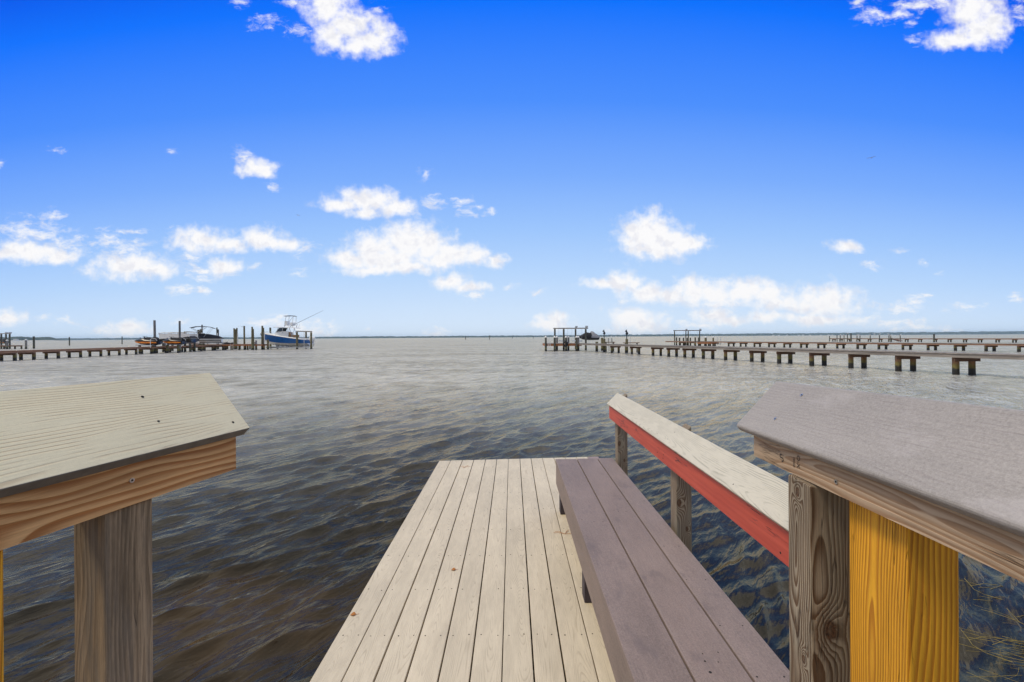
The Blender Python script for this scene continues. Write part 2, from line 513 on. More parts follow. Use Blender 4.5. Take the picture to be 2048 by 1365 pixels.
# fair-weather cumulus: puffs given as (azimuth tangent, elevation tangent, half sizes, weight)
CL = [  # px x, px y, rx, ry, weight in the photograph's own tangent units x 853
    (660, 12, 46, 42, 1), (700, 48, 55, 30, 1), (662, 72, 32, 26, 1), (738, 84, 48, 24, 1), (712, 98, 36, 14, .9), (762, 66, 22, 24, .9), (530, 46, 34, 14, .6), (592, 63, 30, 10, .55), (588, 4, 24, 12, .75), (482, 5, 16, 12, .5), (752, 20, 24, 9, .5),
    (1950, 22, 52, 42, 1), (1985, 50, 32, 34, 1), (1915, 80, 55, 18, .95), (1895, 86, 40, 13, .9), (1950, 62, 40, 30, 1), (1830, 12, 52, 12, .8), (1745, 30, 28, 16, .8), (1795, 32, 34, 11, .72), (1715, 6, 14, 12, .65), (1820, 45, 16, 8, .55), (1832, 76, 16, 12, .65), (2042, 22, 18, 24, .7), (1870, 2, 60, 14, .85),
    (489, 312, 15, 15, .85), (510, 335, 30, 17, 1), (525, 345, 20, 12, .9), (538, 373, 18, 9, .6),
    (735, 402, 58, 22, 1), (690, 408, 46, 12, .95), (782, 414, 40, 17, 1), (728, 425, 36, 11, .9), (815, 424, 24, 11, .8), (865, 404, 28, 14, .62), (920, 400, 32, 14, .42), (934, 427, 15, 8, .8), (975, 427, 15, 7, .7), (848, 350, 22, 13, .45), (950, 412, 22, 10, .42),
    (822, 482, 50, 34, 1.1), (862, 492, 40, 27, 1.1), (752, 497, 52, 28, 1), (702, 522, 40, 17, 1), (760, 517, 72, 22, 1.1), (800, 535, 84, 13, 1), (902, 506, 52, 21, 1), (946, 510, 28, 18, .95), (882, 521, 62, 13, 1), (742, 540, 62, 9, 1), (992, 526, 21, 12, .95),
    (905, 565, 30, 15, 1), (945, 572, 30, 10, 1), (954, 592, 20, 8, .85),
    (1300, 472, 45, 35, 1.15), (1332, 482, 45, 30, 1.1), (1283, 474, 38, 28, 1.1), (1366, 490, 38, 19, 1.1), (1310, 500, 55, 14, 1.1), (1270, 464, 25, 18, 1.1),
    (1240, 562, 36, 17, 1), (1208, 567, 40, 11, .95), (1270, 566, 20, 14, .9),
    (1290, 590, 36, 20, 1), (1342, 590, 32, 16, 1), (1390, 584, 42, 25, 1), (1432, 590, 40, 25, 1), (1490, 585, 42, 24, 1), (1540, 590, 36, 25, 1), (1560, 606, 52, 20, .95), (1650, 600, 62, 28, 1), (1672, 606, 46, 24, 1), (1610, 610, 42, 18, .9), (1440, 606, 62, 13, .85), (1245, 603, 15, 9, .7),
    (1108, 640, 32, 15, .9), (1095, 649, 30, 10, .9), (1258, 640, 40, 23, .95), (1290, 650, 40, 18, .9), (1327, 640, 22, 13, .75), (1280, 662, 72, 10, .8),
    (1425, 632, 32, 15, .95), (1460, 641, 42, 9, .9), (1540, 636, 62, 10, .9), (1630, 638, 72, 10, .9), (1705, 640, 62, 10, .85), (1370, 648, 14, 12, .55), (1408, 651, 22, 9, .75),
    (1830, 605, 20, 15, .8), (1793, 616, 38, 12, .75), (1855, 591, 14, 5, .6), (1820, 652, 38, 13, .85), (1778, 645, 42, 10, .8), (1890, 659, 28, 8, .75),
    (1690, 494, 28, 12, .95), (1712, 500, 16, 7, .85), (1745, 529, 22, 9, .68), (1850, 525, 12, 7, .5), (1873, 545, 10, 6, .5), (2035, 598, 20, 11, .6), (1930, 614, 44, 9, .42), (1800, 500, 22, 8, .38),
    (60, 465, 62, 22, .82), (120, 485, 42, 20, .76), (60, 506, 84, 18, 1), (112, 511, 38, 15, .95), (20, 504, 42, 18, 1), (97, 429, 24, 11, .65), (5, 331, 14, 9, .6), (105, 303, 20, 10, .42), (345, 305, 16, 8, .38),
    (210, 485, 36, 25, .66), (240, 510, 52, 22, .72), (262, 535, 72, 22, 1), (302, 540, 52, 16, .98), (265, 464, 32, 9, .58), (272, 490, 32, 11, .55),
    (400, 480, 56, 22, .95), (370, 470, 36, 14, .72), (450, 492, 46, 14, .9), (520, 478, 36, 20, .98), (550, 490, 46, 12, .95), (605, 500, 20, 15, .82), (410, 540, 46, 20, .78), (450, 534, 36, 17, .88), (402, 550, 36, 14, .82), (380, 512, 50, 14, .5),
    (360, 580, 28, 9, .85), (405, 583, 20, 8, .85), (510, 533, 20, 8, .68), (587, 548, 16, 9, .68),
    (15, 636, 36, 15, .9), (85, 640, 15, 8, .55), (135, 645, 24, 9, .72), (215, 660, 36, 12, .85), (255, 655, 32, 15, .9), (275, 665, 42, 10, .85),
    (530, 645, 30, 13, .7), (562, 645, 32, 15, .75), (592, 651, 32, 14, .8), (635, 661, 42, 14, .85), (875, 664, 24, 11, .82), (740, 663, 12, 6, .5), (1017, 577, 14, 7, .5), (1075, 582, 14, 7, .7), (360, 645, 30, 10, .35),
]
uv = wt.comb(u, v, 0)
wrp = wt.n('TexNoise', {'Vector': D, 'Scale': 17.0, 'Detail': 5.0, 'Roughness': .6}).outputs[1]
uvw = wt.vec('ADD', uv, wt.vec('MULTIPLY', wt.vec('SUBTRACT', wrp, (.5, .5, .5)), (.062, .036, 0)))
Fld = Wsp = None
for (px, py, rx, ry, w) in CL:
    q = ray(px, py)
    wisp = w < .86
    k = 1.42 if not wisp else 1.55
    d = wt.vec('MULTIPLY', wt.vec('SUBTRACT', uvw, (q.x / q.y, q.z / q.y, 0)), (F / (rx * k), F / (ry * k), 0))
    f = wt.math('SUBTRACT', w * .72 + .30, wt.vec('LENGTH', d))
    if wisp: Wsp = f if Wsp is None else wt.math('SMOOTH_MAX', Wsp, f, .2)
    else: Fld = f if Fld is None else wt.math('SMOOTH_MAX', Fld, f, .18)
fbm = wt.noise(uv, 34.0, 7, .56)
fbm2 = wt.noise(wt.vec('ADD', uv, (3.1, 1.7, 0)), 120.0, 6, .65)
fb = wt.math('ADD', wt.math('MULTIPLY', wt.math('SUBTRACT', fbm, .5), 1.5), wt.math('MULTIPLY', wt.math('SUBTRACT', fbm2, .5), .10))
dens = wt.math('ADD', Fld, fb)
strk = wt.noise(wt.vec('MULTIPLY', uvw, (1.0, 2.1, 1.0)), 30.0, 8, .66)
densw = wt.math('ADD', Wsp, wt.math('MULTIPLY', wt.math('SUBTRACT', strk, .56), 3.2))
alpha = wt.math('MAXIMUM', wt.ss(dens, -.14, .80), wt.math('MULTIPLY', wt.ss(densw, -.25, 1.05), .92))
# added cloud, out of view overhead, behind and aside, greys the light and reflections
ovn = wt.noise(D, 3.2, 6, .55)
ov = wt.math('ADD', v, wt.math('MULTIPLY', wt.math('SUBTRACT', ovn, .5), .18))
over = wt.ss(ov, .84, 1.02)
over = wt.math('MAXIMUM', over, wt.ss(dy, .16, .06))
over = wt.math('MAXIMUM', over, wt.math('MULTIPLY', wt.ss(wt.math('ABSOLUTE', u), 1.27, 1.5), wt.ss(v, .12, .45)))
rel = wt.math('SUBTRACT', wt.noise(wt.vec('ADD', uvw, (.006, .016, 0)), 19.0, 4, .55), wt.noise(uvw, 19.0, 4, .55))
ccol = wt.mix(wt.math('MULTIPLY', wt.ss(rel, -.02, .15), .85), (9.8, 9.75, 9.85), (8.25, 8.3, 8.9))
ocol = wt.mix(wt.ss(wt.noise(D, 5.0, 5, .6), .35, .65), (5.7, 6.9, 9.4), (8.8, 10.0, 12.8))
ocol = wt.vec('SCALE', ocol, wt.math('MULTIPLY', wt.lin(dy, .15, -.35, 1.0, .56), wt.lin(dz, .72, .97, 1.0, .8)))
skyc = wt.mix(alpha, base, ccol)
skyc = wt.mix(over, skyc, ocol)
wt.set(bg.inputs[0], skyc)

sun_d = bpy.data.lights.new('sun', 'SUN')
sun_d.energy, sun_d.angle, sun_d.color = 2.3, R(14), (1.0, .89, .68)
sun = bpy.data.objects.new('sun', sun_d)
COL.objects.link(sun)
az, el = R(SUN_AZ), R(SUN_EL)
sdir = V((math.sin(az) * math.cos(el), math.cos(az) * math.cos(el), math.sin(el)))
sun.rotation_euler = (-sdir).to_track_quat('-Z', 'Y').to_euler()
sun.location = sdir * 50
sc.view_settings.view_transform = 'Standard'
sc.view_settings.look = 'None'
sc.view_settings.exposure = 0.0
sc.view_settings.gamma = 1.0
sc.view_settings.use_curve_mapping = False


# ------------------------------------------------------------------ water
def make_water():
    front = np.linspace(-76, 76, 1080)
    back = np.linspace(76, 284, 90)[1:-1]
    th = np.radians(np.concatenate([front, back]))
    rr = [0.05, .15, .3]
    r = .45
    while r < 90:
        rr.append(r)
        r *= 1.0088
    while r < 14000:
        rr.append(r)
        r *= 1.06
    rr = np.array(rr)
    n, m = len(rr), len(th)
    Rr, Th = np.meshgrid(rr, th, indexing='ij')
    X, Y = Rr * np.sin(Th), Rr * np.cos(Th)
    H = np.zeros_like(X)
    DX = np.zeros_like(X)
    DY = np.zeros_like(X)
    k0 = math.atan2(-.616, .788)
    sub = np.concatenate([[100], np.diff(rr)])[:, None]
    N = 96
    for i in range(N):
        lam = .10 * (22.0) ** (i / (N - 1.0)) * rng.uniform(.94, 1.06)
        a = k0 + rng.normal(0, .30)
        slope = .056 * (1.0 if lam < .34 else (.34 / lam) ** 1.05)
        amp = slope * lam / (2 * math.pi)
        k = 2 * math.pi / lam
        wgt = np.clip((lam / (sub * 3.4) - .5) / .7, 0, 1)
        good = (wgt[:, 0] > 0)
        if not good.any(): continue
        ph = k * (math.cos(a) * X[good] + math.sin(a) * Y[good]) + rng.uniform(0, 6.28)
        H[good] += amp * wgt[good] * np.sin(ph)
        c = amp * wgt[good] * np.cos(ph) * .85
        DX[good] += c * math.cos(a)
        DY[good] += c * math.sin(a)
    gust = 1.0 + .25 * np.sin(X * .31 + 1.3) * np.sin(Y * .23 + X * .11) + .2 * np.sin(X * .9 - Y * .6)
    gust = np.clip(gust, .55, 1.5)
    co = np.stack([X + DX * gust, Y + DY * gust, H * gust], -1).reshape(-1, 3).astype(np.float32)
    idx = np.arange(n * m).reshape(n, m)
    a = idx[:-1, :]
    b = np.roll(idx, -1, 1)[:-1, :]
    c = np.roll(idx, -1, 1)[1:, :]
    d = idx[1:, :]
    q = np.stack([a, b, c, d], -1).reshape(-1, 4)
    cen = len(co)
    co = np.concatenate([co, [[0, 0, 0]]]).astype(np.float32)
    tri = np.stack([np.full(m, cen), idx[0], np.roll(idx[0], -1)], -1)
    me = bpy.data.meshes.new('water')
    nl = q.size + tri.size
    me.vertices.add(len(co))
    me.vertices.foreach_set('co', co.ravel())
    me.loops.add(nl)
    me.loops.foreach_set('vertex_index', np.concatenate([q.ravel(), tri.ravel()]).astype(np.int32))
    me.polygons.add(len(q) + len(tri))
    st = np.concatenate([np.arange(len(q)) * 4, q.size + np.arange(len(tri)) * 3]).astype(np.int32)
    me.polygons.foreach_set('loop_start', st)
    me.polygons.foreach_set('use_smooth', np.ones(len(q) + len(tri), dtype=bool))
    me.update(calc_edges=True)
    me.validate()
    o = bpy.data.objects.new('water', me)
    COL.objects.link(o)
    o['kind'] = 'structure'
    mt, nt, bs = mat('sea_water')
    pos = nt.n('NewGeometry').outputs['Position']
    x, y, z = nt.sep(pos)
    dist = nt.vec('LENGTH', nt.comb(x, y, 0))
    # wave frame: along propagation and along crest
    ca, sa = .788, -.616
    wx = nt.math('ADD', nt.math('MULTIPLY', x, ca), nt.math('MULTIPLY', y, sa))
    wy = nt.math('ADD', nt.math('MULTIPLY', x, -sa), nt.math('MULTIPLY', y, ca))
    p1 = nt.comb(wx, nt.math('MULTIPLY', wy, .26), 0)
    def ridge(vec_, sc_, det, rough_, dis, amp):
        n_ = nt.noise(vec_, sc_, det, rough_, dis)
        r_ = nt.math('ABSOLUTE', nt.math('SUBTRACT', nt.math('MULTIPLY', n_, 2.0), 1.0))
        r_ = nt.math('POWER', nt.math('ADD', r_, .004), .8)
        return nt.math('MULTIPLY', r_, -amp)
    h1 = nt.math('ADD', ridge(p1, 6.5, 3, .5, .15, .016), nt.math('MULTIPLY', nt.noise(p1, 22.0, 3, .55), .0080))
    h2 = ridge(p1, 2.0, 4, .55, .2, .21)
    h3 = ridge(nt.comb(wx, nt.math('MULTIPLY', wy, .42), 4.0), .55, 4, .62, .4, .60)
    f2 = nt.ss(dist, 5, 24)
    f3 = nt.ss(dist, 10, 45)
    h = nt.math('ADD', h1, nt.math('ADD', nt.math('MULTIPLY', h2, f2), nt.math('MULTIPLY', h3, f3)))
    bn = nt.n('Bump', {'Height': h, 'Distance': 1.0, 'Strength': 1.0}).outputs[0]
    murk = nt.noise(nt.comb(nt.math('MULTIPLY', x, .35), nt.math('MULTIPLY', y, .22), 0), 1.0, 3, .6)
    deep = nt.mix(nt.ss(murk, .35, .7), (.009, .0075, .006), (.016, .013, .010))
    # shoal water over pale sand: brown patch off the left side
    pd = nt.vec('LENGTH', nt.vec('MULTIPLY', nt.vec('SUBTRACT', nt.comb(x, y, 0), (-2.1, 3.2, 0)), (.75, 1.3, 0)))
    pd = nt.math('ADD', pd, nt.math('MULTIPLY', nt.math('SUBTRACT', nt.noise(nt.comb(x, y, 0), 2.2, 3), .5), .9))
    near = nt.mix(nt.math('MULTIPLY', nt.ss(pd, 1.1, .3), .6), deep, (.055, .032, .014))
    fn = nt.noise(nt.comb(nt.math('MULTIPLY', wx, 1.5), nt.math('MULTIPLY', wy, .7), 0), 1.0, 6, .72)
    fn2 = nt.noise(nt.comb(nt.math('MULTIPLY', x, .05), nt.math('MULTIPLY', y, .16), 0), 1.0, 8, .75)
    far = nt.mix(nt.ss(nt.math('ADD', nt.math('MULTIPLY', fn, .55), nt.math('MULTIPLY', fn2, .45)), .36, .60), (.23, .22, .195), (.57, .555, .52))  # far colour carries the grey sky's reflection and ripple streaks, painted in
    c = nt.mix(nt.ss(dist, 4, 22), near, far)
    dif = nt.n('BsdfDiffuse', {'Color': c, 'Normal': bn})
    gl = nt.n('BsdfGlossy', {'Color': (1.0, .795, .50, 1), 'Roughness': .17, 'Normal': bn})
    fr = nt.n('Fresnel', {'IOR': 1.45, 'Normal': bn})
    mx = nt.n('MixShader', {0: fr.outputs[0], 1: dif.outputs[0], 2: gl.outputs[0]})
    out = [q_ for q_ in mt.node_tree.nodes if q_.type == 'OUTPUT_MATERIAL'][0]
    mt.node_tree.links.new(mx.outputs[0], out.inputs['Surface'])
    mt.node_tree.nodes.remove(bs)
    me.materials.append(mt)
    return o


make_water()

# ------------------------------------------------------------------ the near platform
DZ = CAMZ - 1.544
UP = V((0, 0, 1))
X0, PIT = -.922, .1445


def deck_end(x): return 5.34 + (x - X0) * .07


plat = thing('swim_platform', 'low beige composite plank platform running out over the water', 'dock', (0, 3.2, 0))
mb = MB()
for k in range(14):
    gap = (.004, .006, .011, .005, .009, .005, .004, .011, .005, .005, .007, .005, .006, .006)[k]
    xa, xb = X0 + PIT * k + gap / 2, X0 + PIT * (k + 1) - gap / 2
    xm = (xa + xb) / 2
    mi = 0 if k < 13 else 1
    mb.prism((xm, 0, DZ), (0, 1, 0), (1, 0, 0), (0, 0, 1), rround(xa - xm, xb - xm, -.025, 0, .003, 2), 1.15 - random.uniform(0, .01),
             (lambda a, xm=xm: deck_end(xm + a)), mi)
mb.build('decking', [MT['deck'], MT['deck_brown']], plat)
mb = MB()
for row in [1.39, 1.80] + [2.21 + .406 * i for i in range(8)]:
    for k in range(14):
        for dx_ in (.034, .112):
            xx = X0 + PIT * k + dx_ + random.uniform(-.006, .006)
            yy = row + random.uniform(-.008, .008)
            if yy > deck_end(xx) - .04: continue
            if row > 2.3 and random.random() < .08: continue
            mb.disc((xx, yy, DZ), UP, random.uniform(.0032, .0046), .0006, 8)
tag(mb.build('screws', MT['hole'], plat), kind='stuff')
mb = MB()
for (xa, w) in ((X0 + .02, .038), (.04, .038), (1.06, .038)):
    mb.bar((xa, 1.2, DZ - .12), (xa, 5.30, DZ - .12), w, .184)
for row in [1.39 + .406 * i for i in range(10)]:
    mb.bar((X0 + .05, row, DZ - .075), (1.03, row, DZ - .075), .038, .09)
mb.build('joists', MT['post_l'], plat)
for (xx, yy) in ((-.85, 1.6), (-.85, 3.4), (-.85, 5.1), (.2, 5.1), (.2, 3.4), (.2, 1.6)):
    m2 = MB()
    m2.box((xx, yy, (DZ - .2 - 1.4) / 2 - .03), (.13, .13, DZ - .23 + 1.4))
    m2.build('piling', MT['pile_g'], plat)

# bench
BT = CAMZ - 1.09
bench = thing('bench', 'long purple brown composite bench of three planks on the platform', 'bench', (.64, 2.5, DZ))
mb = MB()
XB = [.376, .571, .757, .90]
for i in range(3):
    xm = (XB[i] + XB[i + 1]) / 2
    g = .0035
    mb.prism((xm, 0, BT), (0, 1, 0), (1, 0, 0), (0, 0, 1), rround(XB[i] - xm + g, XB[i + 1] - xm - g, -.026, 0, .004, 3), 1.17, 3.80 + .012 * i)


def hole(m, px, py, r, p0=V((0, 0, BT)), n=UP):
    m.disc(on_plane(px, py, p0, n), n, r, .0006, 8, 1)


for (px, py, r) in ((1405, 1308, .0026), (1436, 1305, .0026), (1410, 1323, .004), (1436.5, 1324.5, .0026), (1420.5, 1345, .0055), (1514, 1354, .0035), (1568.5, 1354, .0035),
                    (1440, 1251.5, .003), (1485, 1251.5, .003), (1373, 1160, .0028), (1411, 1160, .0028), (1328, 1093, .0028), (1358, 1093, .0028),
                    (1164, 1040, .003), (1188, 1044, .003), (1206, 1044, .003), (1228, 1021, .0028), (1237, 1024, .0028), (1252, 1023, .0028), (1256, 1002, .0026), (1288, 1002, .0026)):
    hole(mb, px, py, r)
mb.build('seat', [MT['bench'], MT['hole']], bench)
mb = MB()
mb.prism((.383, 0, BT - .029), (0, 1, 0), (0, 0, 1), (1, 0, 0), rround(-.187, 0, 0, .025, .003, 2), 1.18, 3.785)
mb.build('front_board', MT['bench'], bench)
mb = MB()
mb.prism((.893, 0, BT - .029), (0, 1, 0), (0, 0, 1), (-1, 0, 0), rround(-.187, 0, 0, .025, .003, 2), 1.18, 3.785)
mb.build('back_board', MT['bench'], bench)
mb = MB()
mb.box((.638, 3.772, BT - .122), (.45, .026, .185))
mb.build('end_board', MT['bench'], bench)
for yy in (1.25, 2.47, 3.70):
    for xx in (.455, .822):
        m2 = MB()
        m2.box((xx, yy + .045, DZ + (BT - .03 - DZ) / 2), (.089, .089, BT - .032 - DZ))
        m2.build('leg', MT['leg'], bench, bevel=.003)

# leaf litter on the platform
def litter(name, label, cat, px, py, kind):
    p = on_plane(px, py, V((0, 0, DZ)), UP)
    m = MB()
    if kind == 'needles':
        for i in range(5):
            a = random.uniform(-.6, .6) + (0 if i % 2 else .4)
            L = random.uniform(.05, .09)
            c = p + V((0, 0, .003))
            a += random.choice((0, 2.6)) + i * .25
            q = c + V((math.cos(a) * L, math.sin(a) * L, .002))
            m.path([c, (c + q) / 2 + V((0, .008, .003)), q], .0013, 4)
    else:
        pts = [(-.016, 0), (-.008, .009), (.004, .012), (.018, .002), (.006, -.008), (-.006, -.006)]
        m.loft([[p + V((x, y * 1.3, .002 + abs(y) * .5)) for x, y in pts], [p + V((x * .7, y * .9, .004 + abs(y) * .7)) for x, y in pts]], closed=True, cap0=True, cap1=True)
        m.tube(p + V((.016, .003, .004)), p + V((.032, .010, .002)), .0012, .0008, 4)
    o = m.build(name, MT['leaf'], base=p)
    o.location = p
    tag(o, label, cat)


MT['leaf'] = plain('dead_leaf_brown', (.42, .16, .035), .8, .3, 60)
litter('pine_needles', 'few brown pine needles near the far end of the platform', 'needles', 928, 936, 'needles')
litter('dead_leaf', 'small orange dead leaf in the middle of the beige planks', 'leaf', 907, 1141, 'leaf')
litter('dead_leaf', 'curled orange dead leaf at the left edge of the platform', 'leaf', 706, 1231, 'leaf')
litter('dead_leaf', 'brown dry twig in the shade beside the bench front', 'twig', 1130, 1069, 'needles')


def screw(parent, px, py, p0, n, r=.005):
    m = MB()
    p = on_plane(px, py, p0, n)
    m.disc(p, n, r, .002, 12, 0)
    m.disc(p + V(n) * .002, n, r * .45, .0006, 6, 1)
    m.build('screw', [MT['steel'], MT['hole']], parent)


# red rail beside the bench -------------------------------------------------
rail = thing('railing', 'red painted rail with a slanted cream cap behind the bench', 'railing', (.95, 2.5, 0))
YF = 3.93
S2 = math.sqrt(.5)
mb = MB()
mb.prism((.87, 0, 1.482), (0, 1, 0), (S2, 0, S2), (-S2, 0, S2), rround(0, .14, -.025, 0, .003, 2), 1.10, YF)
for (px, py) in ((1349, 865), (1335, 878.5), (1466.5, 969), (1226, 791)):
    p = on_plane(px, py, V((.87, 2, 1.482)), V((-S2, 0, S2)))
    mb.disc(p, V((-S2, 0, S2)), .0032, .0005, 8, 1)
mb.build('cap', [MT['capcream'], MT['hole']], rail)
mb = MB()
mb.prism((.89, 0, 0), (0, 1, 0), (0, 0, 1), (1, 0, 0), [(1.35, 0), (1.478, 0), (1.512, .038), (1.35, .038)], 1.105, YF - .005)
for (px, py) in ((1314.5, 905), (1327, 910), (1326, 917), (1222, 824), (1561, 1106)):
    p = on_plane(px, py, V((.89, 2, 1.4)), V((-1, 0, 0)))
    mb.disc(p, V((-1, 0, 0)), .0045, .0006, 8, 1)
mb.build('rail_board', [MT['red'], MT['hole']], rail)
for yy in (3.78, 2.43, 1.06):
    m2 = MB()
    m2.prism((.9295, yy, 0), (0, 0, 1), (1, 0, 0), (0, 1, 0), [(0, 0), (.089, 0), (.089, .089), (0, .089)], -1.3, (lambda a: 1.50 + a * .97))
    m2.build('post', MT['post_t'], rail, bevel=.004)


# slanted hand rails either side of the viewer --------------------------------
def slant_rail(label, side, u_, near, wdt, beam_at, beam_z0, capm, beamm, s0, s_end_cap, s_end_beam, capround):
    """near: point on the low cap edge at its far end; u_: direction of the rail (away); side=+1 right, -1 left"""
    u_ = V(u_).normalized()
    n = V((u_.y, -u_.x, 0)).normalized() * side          # horizontal, away from the platform
    th = R(47.5)
    a = n * math.cos(th) + UP * math.sin(th)              # up the cap
    a = (a - u_ * a.dot(u_)).normalized()
    nm = u_.cross(a) * side
    nm = nm if nm.z > 0 else -nm
    t_ = thing('railing', label, 'railing', (near.x, near.y, 0))
    m = MB()
    m.prism(near, u_, a, nm, rround(0, wdt, -.029, 0, capround, 4), s0, 0.0, 0, None, (lambda x, y: 2 if (x < .0009 or y < -.028) else 0) if side < 0 else None)
    holes = []
    return t_, u_, n, a, nm, m


# left
nearL = P(499.7, 856.4, 1.139)
tL, uL, nL, aL, nmL, mb = slant_rail('beige capped rail on an orange pine beam and brown post', -1, (.245, .9695, 0), nearL, .198, None, None, None, None, -2.2, 0, 0, .0018)
for (px, py, r) in ((285, 794, .0035), (317, 843, .003), (466, 845, .0035)):
    mb.disc(on_plane(px, py, nearL, nmL), nmL, r, .0005, 8, 1)
mb.build('cap', [MT['capbeige'], MT['hole'], MT['edge']], tL)
bL = V((-.733, 1.13, 0))
off_e = (bL - V((nearL.x, nearL.y, 0))).dot(nL)
zun = nearL.z + (off_e + .0) * math.tan(R(47.5)) - .029 / math.cos(R(47.5))
mb = MB()
z0 = CAMZ - .345
tn = math.tan(R(47.5))
mb.prism(bL, uL, nL, UP, [(0, z0), (0, zun - .001), (.089, zun + .089 * tn - .001), (.089, z0)], -2.2, 0)
mb.build('beam', MT['beam_l'], tL)
for (px, py) in ((263, 961),):
    screw(tL, px, py, bL, -nL, .0055)
A = V((-.808, .848, 0))
m2 = MB()
m2.prism(A, UP, nL, uL, [(.004, 0), (.093, 0), (.093, .089), (.004, .089)], -1.3, z0 - .0015)
m2.build('post', MT['post_l'], tL, bevel=.003)
m2 = MB()
A2 = V((-.808, .848, 0)) - uL * .2317
m2.prism(A2, UP, nL, uL, [(.006, 0), (.095, 0), (.095, .089), (.006, .089)], -1.3, z0 - .0015)
tag(m2.build('post', MT['yellow'], tL, bevel=.003), 'yellow stained post at the left edge')

# right
uR = V((.0539, .9985, -.037)).normalized()
nearR = P(1471, 852, 1.311)
tR, uR, nR, aR, nmR, mb = slant_rail('grey capped rail on a pale pine beam, grey post and yellow post', 1, uR, nearR, .19, None, None, None, None, -2.2, 0, 0, .0095)
mb.build('cap', MT['capgrey'], tR)
for (px, py) in ((1604, 791), (1551, 838.5)):
    screw(tR, px, py, nearR, nmR, .0045)
bR = P(1508, 912, 1.259)
z_ = V((0, 0, 1))
off_e = (V((bR.x, bR.y, 0)) - V((nearR.x, nearR.y, 0))).dot(nR)
zu = (nearR.z - bR.z) + off_e * tn - .029 / math.cos(R(47.5)) + .003
mb = MB()
mb.prism(bR, uR, nR, UP, [(0, 0), (0, zu), (.095, zu + .095 * tn - .002), (.095, 0)], -2.2, 0)
mb.build('beam', MT['beam_r'], tR)
screw(tR, 1673.5, 964, bR, -nR, .0055)
# grey post and yellow post under the beam
phi = R(3.0)
uh = V((math.sin(phi), math.cos(phi), 0))
nh = V((math.cos(phi), -math.sin(phi), 0))


def rail_post(px, d, aa, bb, m_, lab=None):
    A_ = P(px, 1000, d)
    A_.z = 0
    m = MB()
    s_ = (A_ - V((bR.x, bR.y, 0))).dot(uR)
    zt = bR.z + s_ * uR.z
    m.prism(A_, UP, nh, uh, [(0, 0), (bb, 0), (bb, aa), (0, aa)], -1.3, zt - .004)
    o = m.build('post', m_, tR, bevel=.004)
    if lab: tag(o, lab)


rail_post(1621.0, .985, .089, .089, MT['post_r'], 'weathered grey post with a knot')
rail_post(1815.0, .776, .147, .0895, MT['yellow'], 'yellow stained post')


def stamp(txt, px, py, size, rot, flat=1.0):
    cu = bpy.data.curves.new('stamp', 'FONT')
    cu.body = txt
    cu.size = size
    cu.align_x, cu.align_y = 'CENTER', 'CENTER'
    o = bpy.data.objects.new('stamp', cu)
    COL.objects.link(o)
    me = bpy.data.meshes.new_from_object(o.evaluated_get(bpy.context.evaluated_depsgraph_get()))
    COL.objects.unlink(o)
    bpy.data.objects.remove(o)
    p = on_plane(px, py, bR, -nR) - nR * .0008
    Mx = Matrix((-uR * 1.0, UP, -nR)).transposed().to_4x4()     # reads from the platform
    Mx = Matrix.Translation(p - BASE[tR]) @ Mx @ Matrix.Rotation(rot, 4, 'Z')
    me.transform(Mx)
    me.materials.append(MT['ink'])
    ob = bpy.data.objects.new('stamp', me)
    COL.objects.link(ob)
    ob.parent = tR
    return ob


stamp('S', 1564, 917, .03, R(35))
stamp('MISSIP', 1588, 925, .0095, R(-90))
stamp('O-X', 1597, 924, .017, R(-90))

# ------------------------------------------------------------------ sea grass
mb = MB()
for i in range(46):
    px, py = random.uniform(1895, 2080), random.uniform(1140, 1370)
    p = on_plane(px, py, V((0, 0, .008)), UP)
    a = random.gauss(-.35, .25)
    L = random.uniform(.12, .6)
    pts = [p]
    for j in range(4):
        a += random.gauss(0, .18)
        pts.append(pts[-1] + V((math.cos(a), math.sin(a), 0)) * L / 4 + V((0, 0, random.uniform(-.006, .006))))
    mb.path(pts, random.uniform(.0006, .0015), 4)
for base_px in ((1938, 1280), (1942, 1172), (2030, 1235)):
    p = on_plane(base_px[0], base_px[1], V((0, 0, .02)), UP)
    tw = [p + V((.02, .07, .02)), p, p + V((-.03, -.05, .0)), p + V((-.02, -.12, 0)), p + V((.06, -.2, 0))]
    mb.path(tw, .002, 5)
    mb.path([p, p + V((.14, .03, .0)), p + V((.3, -.01, 0)), p + V((.42, -.03, 0))], .0018, 5)
    mb.path([p + V((.1, -.05, 0)), p + V((.22, -.02, .01)), p + V((.36, -.06, 0))], .0016, 5)
MT['grass'] = plain('yellow_sea_grass', (.24, .175, .03), .6, .5, 20)
o = mb.build('seagrass', MT['grass'])
tag(o, 'yellow strands of drifting sea grass on the dark water by the yellow post', 'sea grass', kind='stuff')


